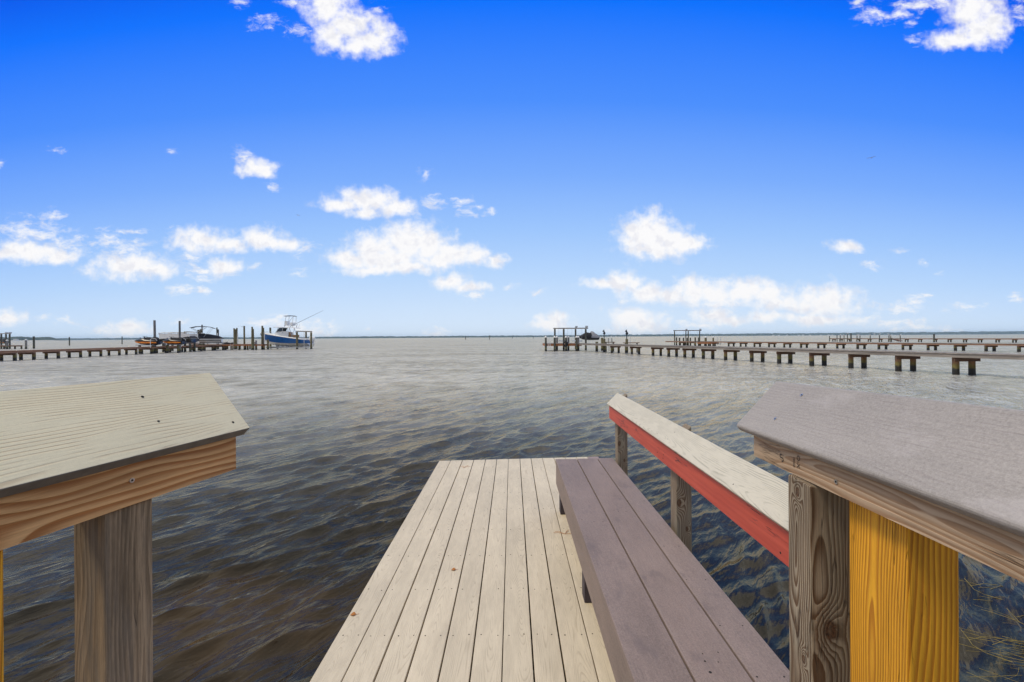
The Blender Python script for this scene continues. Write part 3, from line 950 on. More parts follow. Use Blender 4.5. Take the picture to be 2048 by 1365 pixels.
# ------------------------------------------------------------------ piers
def pier(name, label, xy0, xy1, zdeck, half, bents, decking, piles, fascia=None, depth=.19, spread=.42, pr=.14, beam_w=1.34, loc=None):
    """xy0,xy1 ends of the centre line; bents: list of y on the centre line"""
    a, b = V((xy0[0], xy0[1], 0)), V((xy1[0], xy1[1], 0))
    l = (b - a).normalized()
    n = V((l.y, -l.x, 0))
    t_ = thing(name, label, 'pier', (loc or ((a + b) / 2)))
    m = MB()
    L = (b - a).length
    k = 0.0
    while k < L - .07:
        w = .14
        j = random.uniform(-.004, .004)
        m.prism(a + UP * (zdeck - .019 + j), l, n, UP, [(-half - random.uniform(0, .015), -.019), (half + random.uniform(0, .015), -.019), (half, .019), (-half, .019)], k + .005, k + w)
        k += .146
    m.build('decking', decking, t_)
    m = MB()
    for s_ in (-half + .06, 0, half - .06):
        m.bar(a + n * s_ + UP * (zdeck - .04 - depth / 2), b + n * s_ + UP * (zdeck - .04 - depth / 2), .045, depth)
    m.build('stringers', fascia or decking, t_)
    zb = zdeck - .04 - depth
    for y in bents:
        f = (y - a.y) / (b.y - a.y)
        c = a + (b - a) * f
        m = MB()
        m.box((c.x, c.y, zb - .105), (beam_w, .10, .20), rz=random.uniform(-.03, .03))
        m.build('crossbeam', MT['crossbeam'], t_)
        for s_ in (-spread, spread):
            m = MB()
            lean = V((random.uniform(-.03, .03), random.uniform(-.03, .03), 0))
            m.tube((c.x + s_, c.y + .13, -1.6), V((c.x + s_, c.y + .13, zb)) + lean, pr * random.uniform(1.0, 1.12), pr * random.uniform(.9, 1.0), 10)
            m.build('piling', random.choice(piles), t_)
    return t_, l, n


def post_part(parent, px, ytop, d, r, m_, cap=True, zbot=-1.5, name='post', n=10):
    p = P(px, ytop, d)
    m = MB()
    lean = V((random.uniform(-.03, .03), 0, 0))
    m.tube((p.x, p.y, zbot), V((p.x, p.y, p.z)) + lean * .5, r * 1.05, r * .95, n)
    o = m.build(name, m_, parent)
    if cap:
        m = MB()
        m.lathe(V((p.x, p.y, p.z)) + lean * .5, [(r * 1.12, -.06), (r * 1.14, .02), (r * .5, .16), (.01, .21)], 10)
        m.build('cap', MT['offwhite'], o)
    return o


def line_y(px, c0, s):       # y on line X = c0 - s*Y seen at px
    return c0 / ((px - CX) / F + s)


# right near pier (nearest): centre line X = 30.7 - .33 Y
cl = lambda y: 30.70 - .33 * y
bl = [line_y(p_ + 0, 30.28, .33) for p_ in (1224, 1264, 1306.7, 1337.7, 1370, 1408, 1453, 1505, 1560, 1626.5, 1704.7, 1801, 1917)]
bl.append(bl[-1] - 3.1)
while bl[-1] > 6: bl.append(bl[-1] - 2.35)
p1, l1, n1 = pier('pier', 'long weathered grey pier, nearest of the piers on the right', (cl(4), 4), (cl(63), 63), 1.13, .74, bl, MT['pier_grey'], [MT['pile'], MT['pile'], MT['pile_g']], pr=.145)
# its head with the boat lift
m = MB()
for k in range(36):
    m.box((4.8 + .146 * k + .07, 64.2, 1.11), (.138, 4.6, .038))
m.build('head_decking', MT['pier_grey'], p1)
m = MB()
m.bar((4.75, 61.85, .93), (10.1, 61.85, .93), .06, .34)
m.bar((4.75, 66.4, .93), (10.1, 66.4, .93), .06, .34)
m.bar((4.8, 61.9, .93), (4.8, 66.4, .93), .06, .34)
m.build('head_fascia', MT['pier_edge'], p1)
for (px, d) in ((1091.5, 61.6), (1109.3, 61.6), (1132.2, 61.6), (1153.2, 61.6)):
    post_part(p1, px, 675, d, .16, MT['pile_d'])
for (px, d) in ((1113.7, 66.0), (1136.6, 66.0), (1156.5, 64.0)):
    post_part(p1, px, 675, d, .16, MT['pile_w'])
post_part(p1, 1193.5, 684, 60.5, .2, MT['pile_g'], cap=False)
post_part(p1, 1204, 676, 63, .17, MT['pile_g'], cap=False)


def tyre(label, p, r=.33):
    m = MB()
    secs = []
    for i in range(16):
        a = i * 2 * math.pi / 16
        secs.append([p + V((math.cos(a) * (r + .11 * math.cos(b_)), .10 * math.sin(b_), math.sin(a) * (r + .11 * math.cos(b_)))) for b_ in [j * math.pi / 4 for j in range(8)]])
    secs.append(secs[0])
    m.loft(secs, closed=True)
    o = m.build('tyre', MT['rubber'], base=p, smooth=True)
    o.location = p
    tag(o, label, 'tyre')


tyre('black tyre fender hung on the orange pier head fascia', P(1131, 688.3, 61.35), .3)


def ladder(label, p, w, h0, h1, hoop=True, mt='alu', rungs=5):
    t_ = thing('ladder', label, 'ladder', (p.x, p.y, 0))
    m = MB()
    for s in (-w / 2, w / 2):
        pts = [V((p.x + s, p.y, h0)), V((p.x + s, p.y, h1))]
        if hoop:
            pts += [V((p.x + s, p.y + .12, h1 + .12)), V((p.x + s, p.y + .35, h1 + .1)), V((p.x + s, p.y + .42, h1 - .5))]
        m.path(pts, .024, 6)
    m.build('rails', MT[mt], t_)
    for i in range(rungs):
        z = h0 + .15 + i * (h1 - h0 - .6) / rungs
        m = MB()
        m.tube((p.x - w / 2, p.y, z), (p.x + w / 2, p.y, z), .02, .02, 6)
        m.build('rung', MT[mt], t_)


ladder('white swim ladder on the left end of the orange pier head', P(1098.5, 690, 61.5), .34, .35, 1.75, mt='offwhite')


def boat_lift(label, near, far, d_n, d_f, ytop, m_, beam, r=.14, winch=True, cradle_z=None, cap=False):
    """near / far: two pixel columns of the posts on each side"""
    c = P((near[0] + far[1]) / 2, ytop, (d_n + d_f) / 2)
    t_ = thing('boat_lift', label, 'boat lift', (c.x, c.y, 0))
    tops = []
    for (cols, d) in ((near, d_n), (far, d_f)):
        pp = []
        for px in cols:
            o = post_part(t_, px, ytop, d, r, m_, cap=cap)
            q = P(px, ytop, d)
            pp.append(q)
        m = MB()
        l = (pp[1] - pp[0]).normalized()
        z = pp[0].z
        m.bar(pp[0] - l * .25 + UP * .1, V((pp[1].x, pp[1].y, z)) + l * .35 + UP * .1, .18, .17)
        m.build('top_beam', beam, t_)
        tops.append(pp)
        if winch:
            m = MB()
            e = pp[1] + l * .1
            m.box((e.x, e.y - .02, z + .32), (.34, .30, .30))
            m.tube((e.x + .1, e.y - .2, z + .35), (e.x + .1, e.y + .25, z + .35), .13, .13, 10)
            m.build('motor', MT['alu'], t_)
        for f in (.18, .82):
            q = pp[0].lerp(pp[1], f)
            m = MB()
            m.tube((q.x, q.y, (cradle_z or 1.0)), (q.x, q.y, z), .014, .014, 5)
            m.build('cable', MT['alu'], t_)
    if cradle_z:
        m = MB()
        for f in (.18, .82):
            a, b = tops[0][0].lerp(tops[0][1], f), tops[1][0].lerp(tops[1][1], f)
            m.bar((a.x, a.y, cradle_z), (b.x, b.y, cradle_z), .12, .2)
        m.build('cradle', MT['alu'], t_)
    return t_


boat_lift('tall green timber boat lift over the orange pier head', (1127.3, 1171.5), (1109.7, 1151.2), 65.6, 70.5, 658.5, MT['pile_d'], MT['pier_grey'], .15, True, 1.42)


# ------------------------------------------------------------------ jet skis
def hull_secs(L, stations):
    """stations: (x, half beam, z keel, z chine, z gunwale)"""
    out = []
    for (x, b, zk, zc, zg) in stations:
        out.append([V((x, -b, zg)), V((x, -b * .93, zc)), V((x, -b * .45, zk + (zc - zk) * .45)), V((x, 0, zk)), V((x, b * .45, zk + (zc - zk) * .45)), V((x, b * .93, zc)), V((x, b, zg))])
    return out


def jetski(label, loc, rz, covered=False, group=None, scale=1.0):
    t_ = thing('jet_ski', label, 'jet ski', loc, rz, group, local=True)
    st = [(0, .04, .48, .52, .58), (.25, .26, .28, .44, .60), (.7, .47, .10, .34, .60), (1.5, .56, 0, .27, .56), (2.4, .56, 0, .25, .52), (3.2, .50, .02, .25, .48)]
    m = MB()
    m.loft(hull_secs(3.2, st), cap1=True, flip=True)
    m.build('hull', MT['black'], t_, smooth=True)
    m = MB()
    dk = [(0, .03, .60), (.3, .27, .68), (.8, .42, .84), (1.25, .46, .92), (1.5, .5, .74), (2.4, .52, .66), (3.15, .48, .60)]
    secs = []
    for (x, b, z) in dk:
        g = .59 - .03 * x
        secs.append([V((x, -b, g)), V((x, -b * .82, g + (z - g) * .6)), V((x, -b * .35, z)), V((x, b * .35, z)), V((x, b * .82, g + (z - g) * .6)), V((x, b, g))])
    m.loft(secs, cap1=True, flip=True)
    m.build('deck', MT['canvas'] if covered else MT['black'], t_, smooth=True)
    if not covered:
        m = MB()
        for sgn in (-1, 1):
            secs = []
            for (x, b, z0_, z1_) in ((.35, .33, .34, .46), (.8, .485, .24, .42), (1.5, .565, .20, .42), (2.4, .565, .20, .40), (3.1, .515, .22, .36)):
                secs.append([V((x, sgn * (b + .012), z0_)), V((x, sgn * (b + .03), (z0_ + z1_) / 2)), V((x, sgn * (b + .012), z1_))])
            m.loft(secs)
        m.build('side_panel', MT['orange'], t_)
    m = MB()
    secs = []
    for (x, b, z0_, z1_) in ((1.3, .16, .8, .98), (1.7, .2, .68, 1.02), (2.2, .2, .64, .96), (2.7, .2, .62, 1.03), (2.95, .14, .6, .9)):
        secs.append([V((x, -b, z0_)), V((x, -b * .8, z1_)), V((x, b * .8, z1_)), V((x, b, z0_))])
    m.loft(secs, cap0=True, cap1=True, flip=True)
    m.build('seat', MT['canvas'], t_, smooth=True)
    m = MB()
    m.path([V((1.3, -.38, 1.14)), V((1.22, -.1, 1.1)), V((1.22, .1, 1.1)), V((1.3, .38, 1.14))], .022)
    m.tube((1.22, 0, .85), (1.22, 0, 1.1), .07, .05)
    m.build('handlebar', MT['rubber'], t_)
    for sgn in (-1, 1):
        m = MB()
        m.box((.95, sgn * .34, .92), (.05, .14, .1))
        m.build('mirror', MT['black'], t_)
    if covered:
        m = MB()
        secs = []
        for (x, b, z) in ((-.04, .06, .62), (.3, .33, .78), (.75, .5, 1.02), (1.2, .56, 1.26), (1.75, .58, 1.15), (1.95, .58, 1.12)):
            zb = .46 - .04 * x
            secs.append([V((x, -b - .02, zb)), V((x, -b, zb + .2)), V((x, -b * .7, z - .08)), V((x, 0, z)), V((x, b * .7, z - .08)), V((x, b, zb + .2)), V((x, b + .02, zb))])
        m.loft(secs, flip=True)
        m.build('front_cover', MT['canvas'], t_, smooth=True)
        m = MB()
        secs = []
        for (x, b, z) in ((1.85, .58, 1.2), (2.05, .6, 1.42), (2.3, .6, 1.38), (2.7, .57, 1.0), (3.25, .5, .62)):
            zb = .42 - .02 * x
            secs.append([V((x, -b - .02, zb)), V((x, -b, zb + .2)), V((x, -b * .6, z - .08)), V((x, 0, z)), V((x, b * .6, z - .08)), V((x, b, zb + .2)), V((x, b + .02, zb))])
        m.loft(secs, cap0=True, flip=True)
        m.build('rear_cover', MT['canvas_g'], t_, smooth=True)
    t_.scale = (scale,) * 3
    return t_


q = P(1157.5, 679, 66.4)
jetski('jet ski under black and grey covers raised on the boat lift', (q.x, q.y, 1.53), R(8), True)
for (px, nm_) in ((1208.3, 'left of the two crank davits behind the grey pier'), (1253.5, 'right of the two crank davits behind the grey pier')):
    d = 57.5 if px < 1230 else 54
    b = P(px, 685, d)
    t_ = thing('davit', nm_, 'davit', (b.x, b.y, 0))
    m = MB()
    m.tube((b.x, b.y, -1.5), (b.x, b.y, P(px, 678.5, d).z), .19, .17, 10)
    m.build('piling', MT['pile_g'], t_)
    zt = P(px, 662, d).z
    m = MB()
    m.tube((b.x, b.y, P(px, 679, d).z), (b.x, b.y, zt), .06, .055, 8)
    m.build('mast', MT['black'], t_)
    m = MB()
    m.bar((b.x - .12, b.y, zt + .02), (b.x + .12, b.y, zt - .35), .14, .16)
    m.tube((b.x + .02, b.y - .12, zt - .35), (b.x + .02, b.y + .12, zt - .35), .15, .15, 10)
    m.bar((b.x - .2, b.y, zt - .1), (b.x + .02, b.y, zt + .12), .08, .1)
    m.build('winch', MT['black'], t_)
for (px0, px1, y, d, lab) in ((1209, 1230, 685, 58.5, 'low timber cradle rail beside the left crank davit'), (1246, 1279, 686.2, 55, 'low timber cradle rail beside the right crank davit')):
    a, b = P(px0, y, d), P(px1, y, d)
    t_ = thing('cradle_rail', lab, 'cradle', ((a.x + b.x) / 2, a.y, 0))
    m = MB()
    m.bar(a, V((b.x, b.y, a.z)), .15, .1)
    m.build('bunk', MT['pier_red'], t_)
    for p_ in (a.lerp(b, .15), a.lerp(b, .85)):
        m = MB()
        m.tube((p_.x, p_.y, -1.2), (p_.x, p_.y, a.z - .05), .09, .09, 8)
        m.build('piling', MT['pile_d'], t_)
q = P(1221, 684, 57)
ladder('black hooped swim ladder beside the left crank davit', q, .45, .1, 1.75, mt='black')
q = P(1260.3, 686, 55.5)
m = MB()
m.tube((q.x, q.y, .2), (q.x, q.y, P(1260.3, 672.5, 55.5).z), .05, .05, 8)
o = m.build('marker_pipe', MT['offwhite'], base=V((q.x, q.y, 0)))
o.location = (q.x, q.y, 0)
tag(o, 'thin white pipe standing right of the crank davits', 'pipe')

# middle pier
cm = lambda y: 82.95 - .482 * y
bm = [line_y(p_, 82.56, .482) for p_ in (1362, 1382, 1402, 1422, 1459, 1483, 1511, 1540, 1571, 1604, 1639, 1677, 1718, 1761, 1809, 1860, 1915, 1976, 2042)]
bm += [bm[-1] - 2.4 * i for i in range(1, 5)]
p2, l2, n2 = pier('pier', 'dark brown pier, middle of the three piers on the right', (cm(38), 38), (cm(98), 98), .96, .7, bm, MT['pier_grey'], [MT['pile'], MT['pile_d']], MT['pier_red'], depth=.2, spread=.5, pr=.16, beam_w=1.5)
q0, q1 = P(1389, 684.5, 88), P(1431, 684.5, 88)
m = MB()
for k in range(30):
    f = (k + .5) / 30
    m.box((q0.x + (q1.x - q0.x) * f, 88, .80), ((q1.x - q0.x) / 30 - .008, 2.6, .04))
m.build('low_decking', MT['pier_red'], p2)
m = MB()
m.bar((q0.x, 86.65, .62), (q1.x, 86.65, .62), .06, .34)
m.build('low_fascia', MT['pier_edge'], p2)
for px in (1391, 1400, 1412, 1417, 1426):
    p_ = P(px, 690, 87)
    m = MB()
    m.tube((p_.x, p_.y, -1.5), (p_.x, p_.y, .78), .15, .14, 8)
    m.build('piling', MT['pile'], p2)
for (px, cap) in ((1353, 0), (1359, 1), (1367, 1), (1374.7, 1), (1380.8, 1), (1390.5, 0), (1397.5, 0), (1411.3, 1), (1426.5, 1)):
    d_ = min(95, line_y(px, 83.5, .482)) if px < 1385 else 89.4
    post_part(p2, px, 675.2, d_, .17 if px != 1411.3 else .24, MT['pile_d'] if px < 1400 else MT['pile_g'], cap=bool(cap), n=8)
for px in (1434.5, 1441.5, 1449):
    p_ = P(px, 674.5, 86)
    m = MB()
    m.tube((p_.x, p_.y, .3), p_, .05, .05, 6)
    m.build('pole', MT['alu'] if px != 1449 else MT['offwhite'], p2)
boat_lift('slender dark boat lift frame on the middle pier', (1376.5, 1399.3), (1349, 1371.7), 93, 99, 662.5, MT['pile_d'], MT['crossbeam'], .12, True)
ladder('pale boarding steps on the right end of the low brown landing', P(1438, 689, 86.4), .8, .2, 1.0, hoop=False, rungs=3)

# far right pier
cf = lambda y: 161.2 - .40 * y
bf = [line_y(p_, 160.8, .4) for p_ in (1666, 1680, 1695, 1714, 1737, 1759, 1778, 1811, 1838, 1868, 1897, 1928, 1958, 1993, 2027)]
bf += [bf[-1] - 3 * i for i in range(1, 4)]
p3, l3, n3 = pier('pier', 'thin brown pier with gulls, farthest of the piers on the right', (cf(90), 90), (cf(140.5), 140.5), 1.0, .6, bf, MT['pier_red'], [MT['pile_d']], MT['pier_red'], depth=.22, spread=.36, pr=.15, beam_w=1.1)
GULLS = []
for (px, yt) in ((1659, 672.5), (1674, 670), (1680.5, 671.5), (1688, 672), (1694.7, 669), (1702, 667.5), (1714, 672), (1720, 672), (1740.5, 671.5), (1759, 671), (1778, 671), (1781.5, 673), (1800.5, 672), (1868, 668.5)):
    d_ = line_y(px, 160.0, .4)
    post_part(p3, px, yt, d_, .12 if px not in (1702, 1868) else .2, MT['pile_d'], cap=False, n=6)
    GULLS.append((px, yt, d_))
m = MB()
a, b = P(1787, 677.5, 124), P(1803, 682.5, 121)
m.bar(a, b, .7, .12)
m.bar(a + V((0, .8, 0)), b + V((0, .8, 0)), .1, .35)
m.build('gangway', MT['crossbeam'], p3)


def gull(label, p, rz, flying=False, group=None, dark=False, s=1.0):
    t_ = thing('gull', label, 'bird', p, rz, group, local=True)
    m = MB()
    secs = []
    prof = ((-.22, .015, .05), (-.1, .05, .07), (.02, .075, .1), (.12, .06, .15), (.17, .04, .22), (.22, .045, .25), (.27, .03, .25), (.30, .008, .235))
    for (x, r, z) in prof:
        zz = z if not flying else .1 + z * .15
        secs.append([V((x, r * math.cos(a), zz + r * math.sin(a))) for a in [i * math.pi / 4 for i in range(8)]])
    m.loft(secs, closed=True, cap0=True, cap1=True)
    m.build('body', MT['canvas_g'] if dark else MT['offwhite'], t_, smooth=True)
    for sg in (-1, 1):
        m = MB()
        if flying:
            pts = ((0, .02, .12), (.3, .06, .24), (.62, -.08, .16))
            secs = [[V((x_ + c_, sg * y_, z_)) for c_, z_ in ((.08 * (1.2 - y_), z0_ + .012), (-.1 * (1.2 - y_), z0_ + .0), (.08 * (1.2 - y_), z0_ - .008))] for (y_, x_, z0_) in pts]
            m.loft(secs, closed=True, cap0=True, cap1=True)
        else:
            secs = [[V((x, sg * (.03 + w), z + .03)), V((x, sg * (.05 + w), z)), V((x, sg * (.03 + w), z - .04))] for (x, w, z) in ((.1, .02, .16), (0, .035, .12), (-.15, .012, .08), (-.3, -.02, .05))]
            m.loft(secs, closed=True, cap0=True, cap1=True)
        m.build('wing', MT['canvas_g'], t_)
    if not flying:
        m = MB()
        for sg in (-1, 1):
            m.tube((.0, sg * .03, -.09), (.01, sg * .03, .06), .008, .008, 5)
        m.build('legs', MT['orange'], t_)
    t_.scale = (s,) * 3
    return t_


g0 = None
for i, (px, yt, d_) in enumerate(GULLS):
    if px in (1659, 1674, 1868, 1702): continue
    p_ = P(px, yt, d_) + V((0, 0, .085))
    if g0 is None:
        g0 = gull('white gull perched on a thin post of the farthest right pier', p_, R(20), group='gulls perched on the farthest pier', s=1.5)
        g = g0
    else:
        g = copy_tree(g0)
        g.location = p_
        g.rotation_euler = (0, 0, R(random.choice((10, 160, 200, -15))))
gull('white gull taking off with spread wings over the farthest pier', P(1749, 670.3, 128), R(30), True, s=2.0)
gull('small dark bird flying high in the blue sky on the right', P(1742.5, 317.5, 60), R(40), True, dark=True, s=.8)
gull('tiny white bird gliding beneath the clouds left of centre', P(596, 432, 110), R(-30), True, s=.9)
gull('tiny dark bird flying left of a leaning pile by the left pier', P(484, 655, 84), R(120), True, dark=True, s=1.1)

# ------------------------------------------------------------------ left pier
cll = lambda y: -47.6 - .10 * y + .7
bleft = [-47.0 / ((p_ - CX) / F + .1) for p_ in (-25, 20 - 9, 50, 100, 146, 187, 224.8, 259.5, 290.4, 320, 346, 370, 392, 415, 436)]
p4, l4, n4 = pier('pier', 'long reddish brown pier across the left of the bay', (cll(40), 40), (cll(80), 80), 1.03, .78, bleft, MT['pier_red'], [MT['pile'], MT['pile_g'], MT['pile']], MT['pier_red'], depth=.2, spread=.68, pr=.15, beam_w=1.75)
q0, q1 = P(425, 692, 80.5), P(531, 692, 80.5)
m = MB()
nb = int((q1.x - q0.x) / .146)
for k in range(nb):
    m.box((q0.x + .146 * k, 80.5, 1.02 + random.uniform(-.004, .004)), (.138, 1.9, .038))
m.build('head_decking', MT['pier_red'], p4)
m = MB()
m.bar((q0.x, 79.52, .88), (q1.x, 79.52, .88), .05, .24)
m.bar((q0.x, 81.45, .88), (q1.x, 81.45, .88), .05, .24)
m.build('head_fascia', MT['pier_edge'], p4)
for px in (428, 445, 451, 463, 478, 489, 497, 514, 527):
    for dd in (79.9, 81.1):
        p_ = P(px + random.uniform(-2, 2), 699, dd)
        m = MB()
        m.tube((p_.x, p_.y, -1.6), (p_.x + random.uniform(-.1, .1), p_.y, .78), .16, .15, 8)
        m.build('piling', MT['pile'], p4)
# the landing further back
q0, q1 = P(395, 689, 87), P(503, 689, 87)
p5 = thing('landing', 'second brown landing behind the left pier head', 'pier', ((q0.x + q1.x) / 2, 87, 0))
m = MB()
for k in range(int((q1.x - q0.x) / .146)):
    m.box((q0.x + .146 * k, 87, 1.0), (.138, 1.8, .038))
m.build('decking', MT['pier_red'], p5)
m = MB()
m.bar((q0.x, 86.06, .86), (q1.x, 86.06, .86), .05, .24)
m.build('fascia', MT['pier_red'], p5)
for px in (400, 426, 455, 480, 500):
    p_ = P(px, 698, 86.6)
    m = MB()
    m.tube((p_.x, p_.y, -1.6), (p_.x, p_.y, .96), .15, .15, 8)
    m.build('piling', MT['pile_d'], p5)


def mooring(label, cols, m_, pipe=None, wrap=None, r=.16):
    """cols: list of (px, ytop, d, r) bundled in one standing pile"""
    p_ = P(cols[0][0], cols[0][1], cols[0][2])
    t_ = thing('mooring_pile', label, 'piling', (p_.x, p_.y, 0))
    for (px, yt, d, rr) in cols:
        o = P(px, yt, d)
        m = MB()
        lean = random.uniform(-.08, .08)
        m.tube((o.x + lean, o.y, -1.6), o, rr * 1.08, rr * .94, 10)
        m.build('piling', m_, t_)
    if pipe:
        px, y0, y1, d = pipe
        a, b = P(px, y0, d), P(px, y1, d)
        m = MB()
        m.tube((a.x, a.y, b.z), a, .09, .09, 8)
        m.build('pipe', MT['offwhite'], t_)
    return t_


mooring('tallest grey pile behind the left jet ski', [(309, 641, 63.5, .16)], MT['pile_w'])
mooring('tall grey pile in front of the black sun top', [(359.3, 642.3, 66.5, .15)], MT['pile_w'])
mooring('thin tall grey pile right of the black sun top', [(404, 650, 80, .13)], MT['pile_w'])
mooring('thick double green pile covering the stern of the covered runabout', [(397.5, 660, 78.5, .24), (402, 658.5, 79, .2)], MT['pile_g'], (404, 665.5, 688.5, 78.2))
mooring('short green pile with a white pipe right of the thick double pile', [(407.5, 667, 77.8, .2)], MT['pile_g'], (402.8, 665.5, 688, 77.6))
mooring('short dark green pile under the black sun top', [(369.8, 665, 70, .17)], MT['pile_g'])
mooring('slim double pile with a white pipe, standing alone mid pier', [(433.8, 655.5, 86.5, .13), (436.4, 659.3, 86.2, .14)], MT['pile_d'], (434.9, 666.5, 688, 85.8))
mooring('cluster of three green piles with a white pipe mid pier', [(468.2, 657, 85.8, .15), (471, 659, 85.2, .22), (473.8, 656.3, 86.5, .15)], MT['pile_g'], (475.3, 667.5, 688, 85))
mooring('single leaning dark green pile right of the triple cluster', [(488.3, 652.3, 88, .17)], MT['pile_g'])
mooring('thick green and brown pile left of the blue boat bow', [(504.3, 654, 80, .15), (505.2, 658.3, 79.3, .23)], MT['pile_g'], None)
mooring('double brown pile just in front of the blue boat bow', [(524.6, 652, 81.5, .17), (526.8, 656, 81.8, .15)], MT['pile_g'], (528.5, 664, 688, 81.6))
mooring('short pile top showing behind the blue boat foredeck', [(540.5, 655.6, 91, .2)], MT['pile_g'])
mooring('lone dark pile on open water left of the long pier', [(67.6, 673.2, 105, .2)], MT['pile_d'])
mooring('lone thin pile on open water, halfway along the left pier', [(138.7, 674.5, 158, .19)], MT['pile_d'])
mooring('lone thin pile on open water left of the jet skis', [(244.2, 673.5, 190, .19)], MT['pile_d'])
for (px, yt, d, lab) in ((931, 672.0, 400, 'leftmost channel marker pile on the horizon left of the image middle'), (979, 671.0, 400, 'channel marker pile on the horizon, second from the left'), (1024.5, 672.6, 560, 'faint thin channel marker pile on the middle of the horizon'), (1066.5, 672.3, 520, 'channel marker pile on the horizon nearest the right pier head')):
    mooring(lab, [(px, yt, d, .32)], MT['pile_d'])

# far left structure
m = MB()
p6 = thing('landing', 'brown walkway at the far left edge behind the long pier', 'pier', (-116, 101, 0))
q0, q1 = P(-40, 690, 101), P(52, 690, 101)
for k in range(int((q1.x - q0.x) / .146)):
    m.box((q0.x + .146 * k, 101, .86), (.138, 1.8, .04))
m.build('decking', MT['pier_red'], p6)
m = MB()
m.bar((q0.x, 100.05, .72), (q1.x, 100.05, .72), .05, .24)
m.build('fascia', MT['crossbeam'], p6)
for px in (-30, -10, 8, 30, 43):
    p_ = P(px, 697, 100.6)
    m = MB()
    m.tube((p_.x, p_.y, -1.6), (p_.x, p_.y, .83), .16, .15, 8)
    m.build('piling', MT['pile'], p6)
post_part(p6, 14, 681.5, 99.6, .2, MT['pile_w'])
post_part(p6, 52, 680.5, 99.9, .2, MT['pile_w'])
boat_lift('dark timber boat lift at the far left edge', (2.5, 19.3), (-6, 12), 104, 109, 668.5, MT['pile_d'], MT['pier_grey'], .17, True)
q = P(-14, 690, 105)
jetski('dark jet ski half cut off by the left picture edge', (q.x, q.y, 1.25), R(0), False, scale=1.1)


